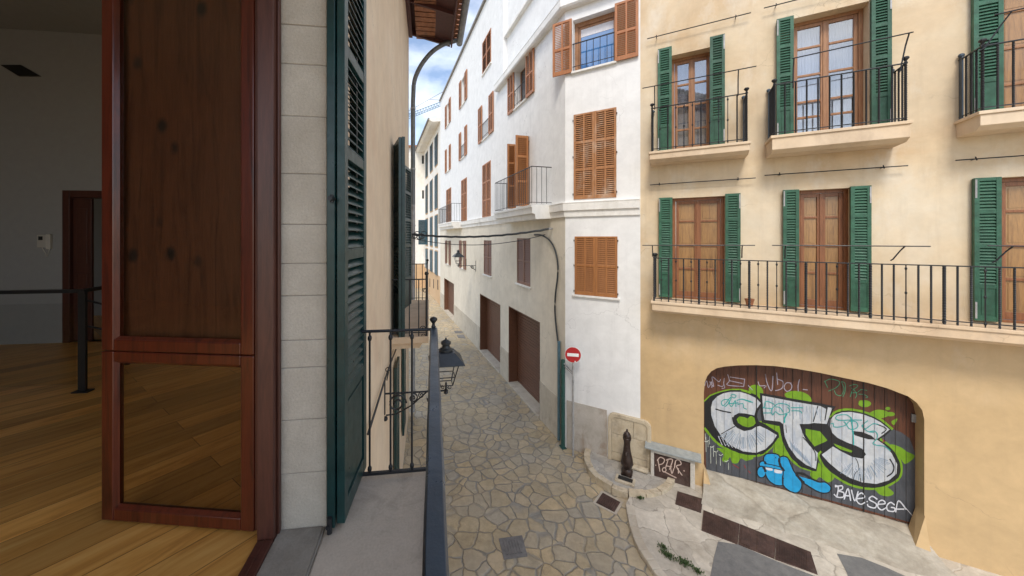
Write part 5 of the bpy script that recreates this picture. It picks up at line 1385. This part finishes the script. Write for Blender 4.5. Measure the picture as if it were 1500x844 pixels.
m = MB(); m.prism([(x + .04, z + zc - rS * .82) for x, z in disc(.016, 0, 0, 16)], -.0515, -.0483, 'y'); part('sticker', m, 'signwhite', o, W)
P0 = W @ Vector((0, 0, EYE + (HY - 545) / FPX * Yg)); s_, z_ = FL.hit(825, 530, .05); P1 = FL.pt(s_, -.055, z_ - .02)
m = MB(); Wi = W.inverted(); m.tube([Wi @ P0, Wi @ P1], .02, 6); m.tube([Wi @ (P0 - Vector((0, 0, .06))), Wi @ (P1 - Vector((0, 0, .06)))], .01, 6); part('brace', m, 'galv', sg, W)
m = MB()
for q_ in (1.62, 1.9): m.lathe([(.0225, -.03), (.0235, -.028), (.0235, .028), (.0225, .03)], (0, 0, q_), 10)
part('post_sticker', m, 'galv', sg, W)

# ================================================================== FOUNTAIN
L0 = FC.pt(FC.S(858)); R0 = FY.pt(FY.S(990)); c0 = (L0 + R0) / 2; rad = (R0 - L0).length / 2
axd = (R0 - L0).normalized(); FF = Frame(c0.x, c0.y, axd.x, axd.y)
fo = thing('fountain', FF.at(0, 0, 0), 'old stone street fountain with dark iron standpipe and round basin', 'fountain')
m = MB(); nseg = 9
for i in range(nseg):
    a0, a1 = math.pi + math.pi * i / nseg + .008, math.pi + math.pi * (i + 1) / nseg - .008
    hgt = .135 + .012 * math.sin(i * 2.7)
    A_ = [(a0 + (a1 - a0) * j / 4) for j in range(5)]
    pr = [(math.cos(q) * rad, math.sin(q) * rad * 1.16) for q in A_] + [(math.cos(q) * (rad - .12), math.sin(q) * (rad * 1.16 - .12)) for q in reversed(A_)]
    m.prism(pr, 0.0, hgt, 'z')
part('basin_kerb', m, 'mares', fo, FF.W, bevel=.02)
m = MB(); A_ = [math.pi + math.pi * j / 24 for j in range(25)]; m.prism([(math.cos(q) * (rad - .1), math.sin(q) * (rad * 1.16 - .1)) for q in A_] + [(rad - .1, .05), (-rad + .1, .05)], .0, .085, 'z'); part('basin_floor', m, 'basin', fo, FF.W)
# backplate
sa, ztl = FC.hit(891, 603, .05); xa = (Wf := FF.W.inverted() @ FC.pt(sa)).x
p2 = FF.W.inverted() @ FY.pt(FY.S(954, .05)); xb = p2.x
zt = ztl; print('backplate', xa, xb, zt, 'rad', rad)
def rrect(x0, x1, z0, z1, r, n=7):
    P = [(x0, z0)]; 
    P += [(x0 + r - r * math.cos(math.pi / 2 * k / n), z1 - r + r * math.sin(math.pi / 2 * k / n)) for k in range(n + 1)]
    P += [(x1 - r + r * math.sin(math.pi / 2 * k / n), z1 - r + r * math.cos(math.pi / 2 * k / n)) for k in range(n + 1)]
    return P + [(x1, z0)]
yb_ = min(0, (FF.W.inverted() @ FC.pt(cl)).y)  # furthest forward point of the wall
print('wall kink y', yb_, (FF.W.inverted() @ FC.pt(cl)).y)
yk = (FF.W.inverted() @ FC.pt(cl)).y
y0_ = min(yk, 0) - .05
outer = rrect(xa, xb, .09, zt, .14); inner = rrect(xa + .07, xb - .07, .09, zt - .07, .09)
m = MB(); m.prism(outer, y0_ + .03, .12, 'y'); 
n_o = len(outer)
vs = [(x, y0_ - .012, z) for x, z in outer] + [(x, y0_ - .012, z) for x, z in inner] + [(x, y0_ + .035, z) for x, z in outer] + [(x, y0_ + .035, z) for x, z in inner]
fs = []
for i in range(n_o - 1):
    fs += [(i, i + 1, n_o + i + 1, n_o + i), (2 * n_o + i, 2 * n_o + i + 1, i + 1, i), (n_o + i, n_o + i + 1, 3 * n_o + i + 1, 3 * n_o + i)]
m.add(vs, fs)
part('backplate', m, 'mares', fo, FF.W, bevel=.008)
m = MB(); wI = xb - xa - .14
for (fa, fb_, za, zb_) in ((0, .62, zt - .42, zt - .075), (.62, 1, zt - .42, zt - .075), (0, .5, zt - .80, zt - .425), (.5, 1, zt - .80, zt - .425), (0, .58, .095, zt - .805), (.58, 1, .095, zt - .805)):
    m.box(xa + .07 + wI * fa + .003, xa + .07 + wI * fb_ - .003, y0_ + .008 + .004 * fa, y0_ + .0295, za + .002, zb_ - .002)
part('backplate_block', m, 'mares', fo, FF.W, bevel=.006)
m = MB(); m.box(xa + .07 + wI * .3, xb - .04, y0_ - .14, y0_ - .013, .10, .16); part('ledge', m, 'mares', fo, FF.W, bevel=.02)
px_, py_ = G(918.5, 694, .10); q = FF.W.inverted() @ Vector((px_, py_, 0)); Hs = (694 - 630) / FPX * py_
m = MB(); k = Hs / .95
m.box(-.12, .12, -.12, .12, 0, .03); m.lathe([(.125, .0), (.13, .03), (.13, .10), (.105, .13), (.11, .16), (.135, .21), (.14, .27), (.128, .34), (.105, .42), (.088, .50), (.078, .58), (.074, .66), (.08, .72), (.098, .75), (.10, .78), (.088, .79), (.095, .80), (.09, .84), (.068, .885), (.035, .915), (.018, .925), (.026, .945), (.022, .962), (.004, .975)], (0, 0, 0), 20)
sp = part('standpipe', m, 'fdark', fo, FF.at(q.x, q.y, .10) @ Matrix.Diagonal((k * .88, k * .88, k, 1)), smooth=True)
m = MB(); m.tube([(0, -.08, .50), (0, -.15, .52), (0, -.18, .48)], .016, 8); m.lathe([(.03, 0), (.036, .01), (.03, .02)], (0, -.075, .50), 10); m.ball((0.0, -.08, .62), .018)
for a_ in range(8): m.ball((.134 * math.cos(a_ * math.pi / 4), .134 * math.sin(a_ * math.pi / 4), .24), .016, 6)
part('spout', m, 'fdark', sp, FF.at(q.x, q.y, .10) @ Matrix.Diagonal((k * .88, k * .88, k, 1)), smooth=True)
m = MB(); m.box(q.x - .13, q.x + .13, q.y - .27, q.y - .13, .085, .106); part('drain', m, 'dark', fo, FF.W)
m = MB()
for e_ in ((q.x - .17, q.x - .13), (q.x + .13, q.x + .17)): m.box(e_[0], e_[1], q.y - .30, q.y - .13, .085, .125)
m.box(q.x - .17, q.x + .17, q.y - .33, q.y - .275, .085, .125); part('drain_rim', m, 'mares', fo, FF.W, bevel=.006)

# ================================================================== METER CABINET
sA_, _ = FY.hit(953, 700, .16); sB_, zA_ = FY.hit(1018, 700, .16)
zt_ = FY.Z(953, 657, .16); W = FY.at(sA_, 0, 0); w = sB_ - sA_; print('cabinet', sA_, sB_, zt_)
cb = thing('meter_cabinet', W, 'low cement cabinet with a tagged rusty door beside the fountain', 'cabinet')
m = MB(); m.box(0, .06, -.16, -.003, 0, zt_); m.box(w - .075, w, -.16, -.003, 0, zt_); m.box(.06, w - .075, -.16, -.003, zt_ - .07, zt_); part('frame', m, 'greyframe', cb, W, bevel=.008)
m = MB(); m.prism([(-.003, zt_ + .003), (-.22, zt_ + .003), (-.22, zt_ + .035), (-.003, zt_ + .07)], -.10, w + .10); part('cap', m, 'capgrey', cb, W, bevel=.006)
m = MB(); m.box(.06, w - .075, -.13, -.01, .02, zt_ - .07)
k = 24
for i in range(k): z = .04 + (zt_ - .13) * i / k; m.prism([(-.13, z), (-.142, z + .004), (-.142, z + .018), (-.13, z + .024)], .075, w - .09)
cd = part('cabinet_door', m, 'rust', cb, W, bevel=0)
t8 = lambda p: [(880 + x / 5.275, 580 + y / 5.275) for x, y in p]
m = MB(); m.sheet = True
for p in [[(440, 490), (448, 530), (458, 585)], [(436, 500), (460, 474), (492, 492), (480, 522), (448, 532)], [(505, 500), (520, 490), (555, 495), (530, 570)], [(505, 540), (550, 550)], [(520, 495), (500, 560)], [(570, 560), (580, 500), (610, 500), (620, 530), (585, 545), (630, 615)], [(478, 560), (495, 555), (505, 575), (488, 588), (476, 574), (480, 560)], [(540, 555), (550, 600), (565, 560)], [(600, 560), (600, 600)], [(490, 585), (585, 635)], [(422, 533), (428, 538)], [(640, 575), (648, 583)]]:
    pts = t8(p); qq = smoothline(pts, 4) if len(pts) > 2 else pts; vs = []
    for i, (x, y) in enumerate(qq):
        a_ = qq[max(i - 1, 0)]; b_ = qq[min(i + 1, len(qq) - 1)]; dx, dy = b_[0] - a_[0], b_[1] - a_[1]; L_ = math.hypot(dx, dy) or 1
        for sx in (1, -1):
            s, z = FY.hit(x - dy / L_ * .75 * sx, y + dx / L_ * .75 * sx, .144); vs.append((s - sA_, -.144 - i * .0001, z))
    m.add(vs, [(2 * i, 2 * i + 1, 2 * i + 3, 2 * i + 2) for i in range(len(qq) - 1)])
gp('spray_pink', (.55, .42, .36)); part('graffiti_tag', m, GM['spray_pink'], cd, W, label='pale pink tag')

sx_, _z = FY.hit(1098, 450, .2); W = FY.at(sx_, -.2, lowz + .001)
m = MB(); m.lathe([(.045, 0), (.062, .10), (.068, .10), (.07, .125), (.058, .126), (.05, .06), (.01, .05)], (0, 0, 0), 14)
o = part('flower_pot', m, 'tile', None, W, smooth=True); tag(o, 'small empty terracotta pot standing on the long ochre balcony', 'flower pot')

# ================================================================== COVERS IN THE GROUND
def cover(name, pxs, z, mat, label, ribs=8, group=None, rim=None, cat='manhole cover', e=.035):
    P = [Vector((*G(x, y, z), z)) for x, y in pxs]; c = sum(P, Vector((0, 0, 0))) / 4; c.z = 0
    W = Matrix.Translation((c.x, c.y, 0)); t_ = thing(name, W, label, cat, group)
    L_ = [(p.x - c.x, p.y - c.y) for p in P]
    m = MB(); m.prism(L_, z - .03, z + .004, 'z')
    ex = Vector(L_[1]) - Vector(L_[0]); ey = Vector(L_[3]) - Vector(L_[0]); o0 = Vector(L_[0])
    for i in range(ribs):
        f0, f1 = .06 + .88 * i / ribs, .06 + .88 * (i + .55) / ribs
        qd = [o0 + ex * f0 + ey * .08, o0 + ex * f1 + ey * .08, o0 + ex * f1 + ey * .92, o0 + ex * f0 + ey * .92]
        m.prism([tuple(v) for v in qd], z + .002, z + .013, 'z')
    part('lid', m, mat, t_, W)
    m = MB()
    cc = Vector((0, 0))
    O = [Vector(v) * (1 + e / Vector(v).length * 1.6) for v in L_]
    for i in range(4):
        j = (i + 1) % 4; m.prism([tuple(O[i]), tuple(O[j]), L_[j], L_[i]], z - .03, z + .006, 'z')
    part('frame', m, rim or mat, t_, W)
cover('manhole_cover', [(735, 792), (762, 788), (768, 812), (741, 816)], .002, 'coping', 'square dark iron cover set in the flagstones', 6)
cover('manhole_cover', [(883, 722), (909, 736), (900, 751), (872.6, 737)], .002, 'rust', 'brown iron cover with a pale rim below the fountain basin', 9, rim='kerb')
cover('manhole_cover', [(996, 723), (1026, 732), (1023, 748), (993, 738)], PZ + .002, 'rust', 'small rusty cover in the pavement before the meter cabinet', 9)
cover('access_plate', [(1031, 748), (1083, 768), (1080, 797), (1028, 777)], PZ + .006, 'rust', 'finely ribbed rusty plate nearer the cabinet, first of three in a row', 16, 'rusty plates before the garage', cat='access plate', e=.004)
cover('access_plate', [(1084.5, 768.5), (1136, 789), (1134, 818), (1082, 797.5)], PZ + .006, 'rust', 'smoother rusty plate in the middle of the row of three', 2, 'rusty plates before the garage', cat='access plate', e=.004)
cover('access_plate', [(1137.5, 789.5), (1187, 809), (1197, 841), (1136, 819)], PZ + .006, 'rust', 'ribbed rusty plate at the row end farther from the cabinet', 18, 'rusty plates before the garage', cat='access plate', e=.004)
cover('drain_cover', [(666, 485), (675, 485), (677, 488), (668, 488)], .002, 'coping', 'farther of two small dark drain covers along the street', 3, cat='drain cover')
cover('drain_cover', [(670, 491), (679, 491), (681, 495), (672, 495)], .002, 'coping', 'nearer of two small dark drain covers along the street', 3, cat='drain cover')

# weeds in the cracks
gp('weed_green', (.045, .08, .02)); 
wx = [(972, 803, 'sparse weeds in a pavement crack, uppermost tuft beside the kerb'), (979, 815, 'largest tuft of green weeds sprouting from the cracked pavement'), (1003, 826, 'thin weeds trailing along the crack below the largest tuft'), (1022, 838, 'weed tuft in the pavement crack beside the asphalt patch'), (938, 731, 'tiny weed tuft at the foot of the fountain basin kerb')]
for (x, y, lab) in wx:
    gx, gy = G(x, y, PZ); m = MB(); n_ = 240 if 'largest' in lab else 110
    for i in range(n_):
        r_ = max(-.08, min(.08, random.gauss(0, .045 if n_ > 200 else .03))); a_ = random.uniform(0, 6.3); cx_, cy_ = r_ * math.cos(a_) * 1.3 , r_ * math.sin(a_) - r_ * math.cos(a_) * .5
        h_ = random.uniform(.005, .05); d_ = random.uniform(0, 6.3); L_ = random.uniform(.008, .022)
        dx, dy = math.cos(d_) * L_, math.sin(d_) * L_
        m.add([(cx_, cy_, h_ * .3), (cx_ + dx * .6 - dy * .4, cy_ + dy * .6 + dx * .4, h_), (cx_ + dx * 1.6, cy_ + dy * 1.6, h_ * 1.1), (cx_ + dx * .6 + dy * .4, cy_ + dy * .6 - dx * .4, h_ * .9)], [(0, 1, 2, 3)])
    m.sheet = True; o = part('weed_tuft', m, GM['weed_green'], None, TR(gx, gy, PZ - .004)); tag(o, lab, 'weed')

# ================================================================== CRANE IN THE DISTANCE
Yc = 60
def C_(px, py): return Vector(((px - CX) / FPX * Yc, Yc, EYE + (HY - py) / FPX * Yc))
A0, A1 = C_(596, 168), C_(652, 147); B0, B1 = C_(596, 175), C_(652, 153)
W = Matrix.Translation((A0.x, A0.y, 0)); cr = thing('tower_crane', W, 'distant lattice jib of a crane against the sky between the houses', 'crane')
Wi = W.inverted(); m = MB(); m.tube([Wi @ A0, Wi @ A1], .06, 5); m.tube([Wi @ B0, Wi @ B1], .06, 5); A2, B2 = A0 + Vector((0, 1.1, 0)), A1 + Vector((0, 1.1, 0)); m.tube([Wi @ A2, Wi @ B2], .05, 5)
for i in range(14):
    f_ = i / 14; g_ = (i + 1) / 14; m.tube([Wi @ A0.lerp(A1, f_), Wi @ B0.lerp(B1, (f_ + g_) / 2)], .03, 4); m.tube([Wi @ B0.lerp(B1, (f_ + g_) / 2), Wi @ A0.lerp(A1, g_)], .03, 4)
part('jib', m, 'cranegrey', cr, W)
m = MB(); m.tube([Wi @ C_(630, 146), Wi @ A1], .04, 4); m.tube([Wi @ C_(598, 163), Wi @ C_(655, 131)], .04, 4); part('stay_cable', m, 'coping', cr, W)
m = MB(); e_ = Wi @ A0; m.box(e_.x - .7, e_.x - .2, -.25, .25, 0, e_.z + 1.5); part('mast', m, 'cranegrey', cr, W)

# ------------------------------------------------------------------ far-apart pieces of a mesh become parts of their own
def explode(o):
    me = o.data; n = len(me.vertices); par = list(range(n))
    def find(a):
        while par[a] != a: par[a] = par[par[a]]; a = par[a]
        return a
    for e in me.edges:
        a, b_ = find(e.vertices[0]), find(e.vertices[1])
        if a != b_: par[a] = b_
    isl = {}
    for v in range(n): isl.setdefault(find(v), []).append(v)
    if not 1 < len(isl) < 400: return
    keys = list(isl); bb = []
    for k in keys:
        P = [me.vertices[i].co for i in isl[k]]; bb.append(([min(p[j] for p in P) for j in range(3)], [max(p[j] for p in P) for j in range(3)]))
    size = [max(h[j] - l_[j] for j in range(3)) for l_, h in bb]; up = list(range(len(keys)))
    def f2(a):
        while up[a] != a: a = up[a]
        return a
    for i in range(len(keys)):
        for j in range(i):
            g2 = sum(max(0, bb[i][0][q] - bb[j][1][q], bb[j][0][q] - bb[i][1][q]) ** 2 for q in range(3)) ** .5
            if g2 <= max(.02, .5 * max(size[i], size[j])): up[f2(i)] = f2(j)
    groups = {}
    for i, k in enumerate(keys): groups.setdefault(f2(i), []).extend(isl[k])
    if len(groups) < 2: return
    mat = me.materials[0]; co_ = [tuple(v.co) for v in me.vertices]; polys = [(tuple(p.vertices), p.use_smooth) for p in me.polygons]
    first = True
    for g_ in groups.values():
        idx = {v: i for i, v in enumerate(g_)}
        pf = [(tuple(idx[v] for v in p), sm) for p, sm in polys if p[0] in idx]
        nm = bpy.data.meshes.new(o.name.split('.')[0]); nm.from_pydata([co_[v] for v in g_], [], [p for p, _ in pf]); nm.materials.append(mat)
        for p, (_, sm) in zip(nm.polygons, pf): p.use_smooth = sm
        if first: o.data = nm; first = False
        else: c = o.copy(); c.data = nm; COL.objects.link(c)
for o in [o for o in bpy.data.objects if o.type == 'MESH' and o.parent and 'weed' not in o.name and 'baluster' not in o.name]:
    if o.data.users == 1: explode(o)

# ================================================================== SKY, SUN, CAMERA
SUN_EL, SUN_AZ = R(52), None
sd = Vector((-.30, -1.0, 0)).normalized()   # horizontal direction towards the sun
w_ = bpy.data.worlds.new('World'); scene.world = w_; w_.use_nodes = True; t = w_.node_tree; t.nodes.clear()
out = t.nodes.new('ShaderNodeOutputWorld'); bg = t.nodes.new('ShaderNodeBackground'); sky = t.nodes.new('ShaderNodeTexSky')
sky.sky_type = 'NISHITA'; sky.sun_disc = False; sky.sun_elevation = SUN_EL; sky.sun_rotation = math.atan2(sd.x, sd.y) 
sky.air_density = 1.0; sky.dust_density = 1.0; sky.ozone_density = 1.0
tc = t.nodes.new('ShaderNodeTexCoord'); mp = t.nodes.new('ShaderNodeMapping'); mp.inputs['Scale'].default_value = (1, 1, 1.9); mp.inputs['Location'].default_value = (.35, .1, .0)
t.links.new(tc.outputs['Generated'], mp.inputs[0])
cf = ramp(t, noise(t, mp.outputs[0], 1.9, 7, .52, .2), [(.47, .05), (.66, 1)])
cc = ramp(t, noise(t, mp.outputs[0], 5, 7, .6), [(.3, (7.0, 7.3, 7.8)), (.7, (11.5, 11.4, 11.2))])
col = mixc(t, math2(t, 'MULTIPLY', cf, .85), sky.outputs[0], cc)
t.links.new(col, bg.inputs[0]); bg.inputs[1].default_value = .14; t.links.new(bg.outputs[0], out.inputs[0])
L = bpy.data.lights.new('sun', 'SUN'); L.energy = 1.5; L.angle = R(15); L.color = (1, .93, .82)
lo_ = bpy.data.objects.new('sun', L); COL.objects.link(lo_)
dirv = -Vector((sd.x * math.cos(SUN_EL), sd.y * math.cos(SUN_EL), math.sin(SUN_EL)))
lo_.rotation_euler = dirv.to_track_quat('-Z', 'Y').to_euler(); lo_.location = (0, 0, 30)

cam = bpy.data.cameras.new('camera'); co = bpy.data.objects.new('camera', cam); COL.objects.link(co)
co.location = (0, 0, EYE); co.rotation_euler = (R(90), 0, 0)
cam.sensor_width = 36; cam.lens = FPX / 1500 * 36; cam.shift_x = (750 - CX) / 1500; cam.shift_y = (HY - 422) / 1500
cam.clip_start = .02; cam.clip_end = 1000
scene.camera = co
vs_ = scene.view_settings; vs_.view_transform = 'Standard'; vs_.look = 'None'; vs_.exposure = .75; vs_.gamma = 1; vs_.use_curve_mapping = False
scene.cycles.max_bounces = 10; scene.cycles.diffuse_bounces = 6; scene.cycles.use_denoising = True
scene.cycles.transparent_max_bounces = 12
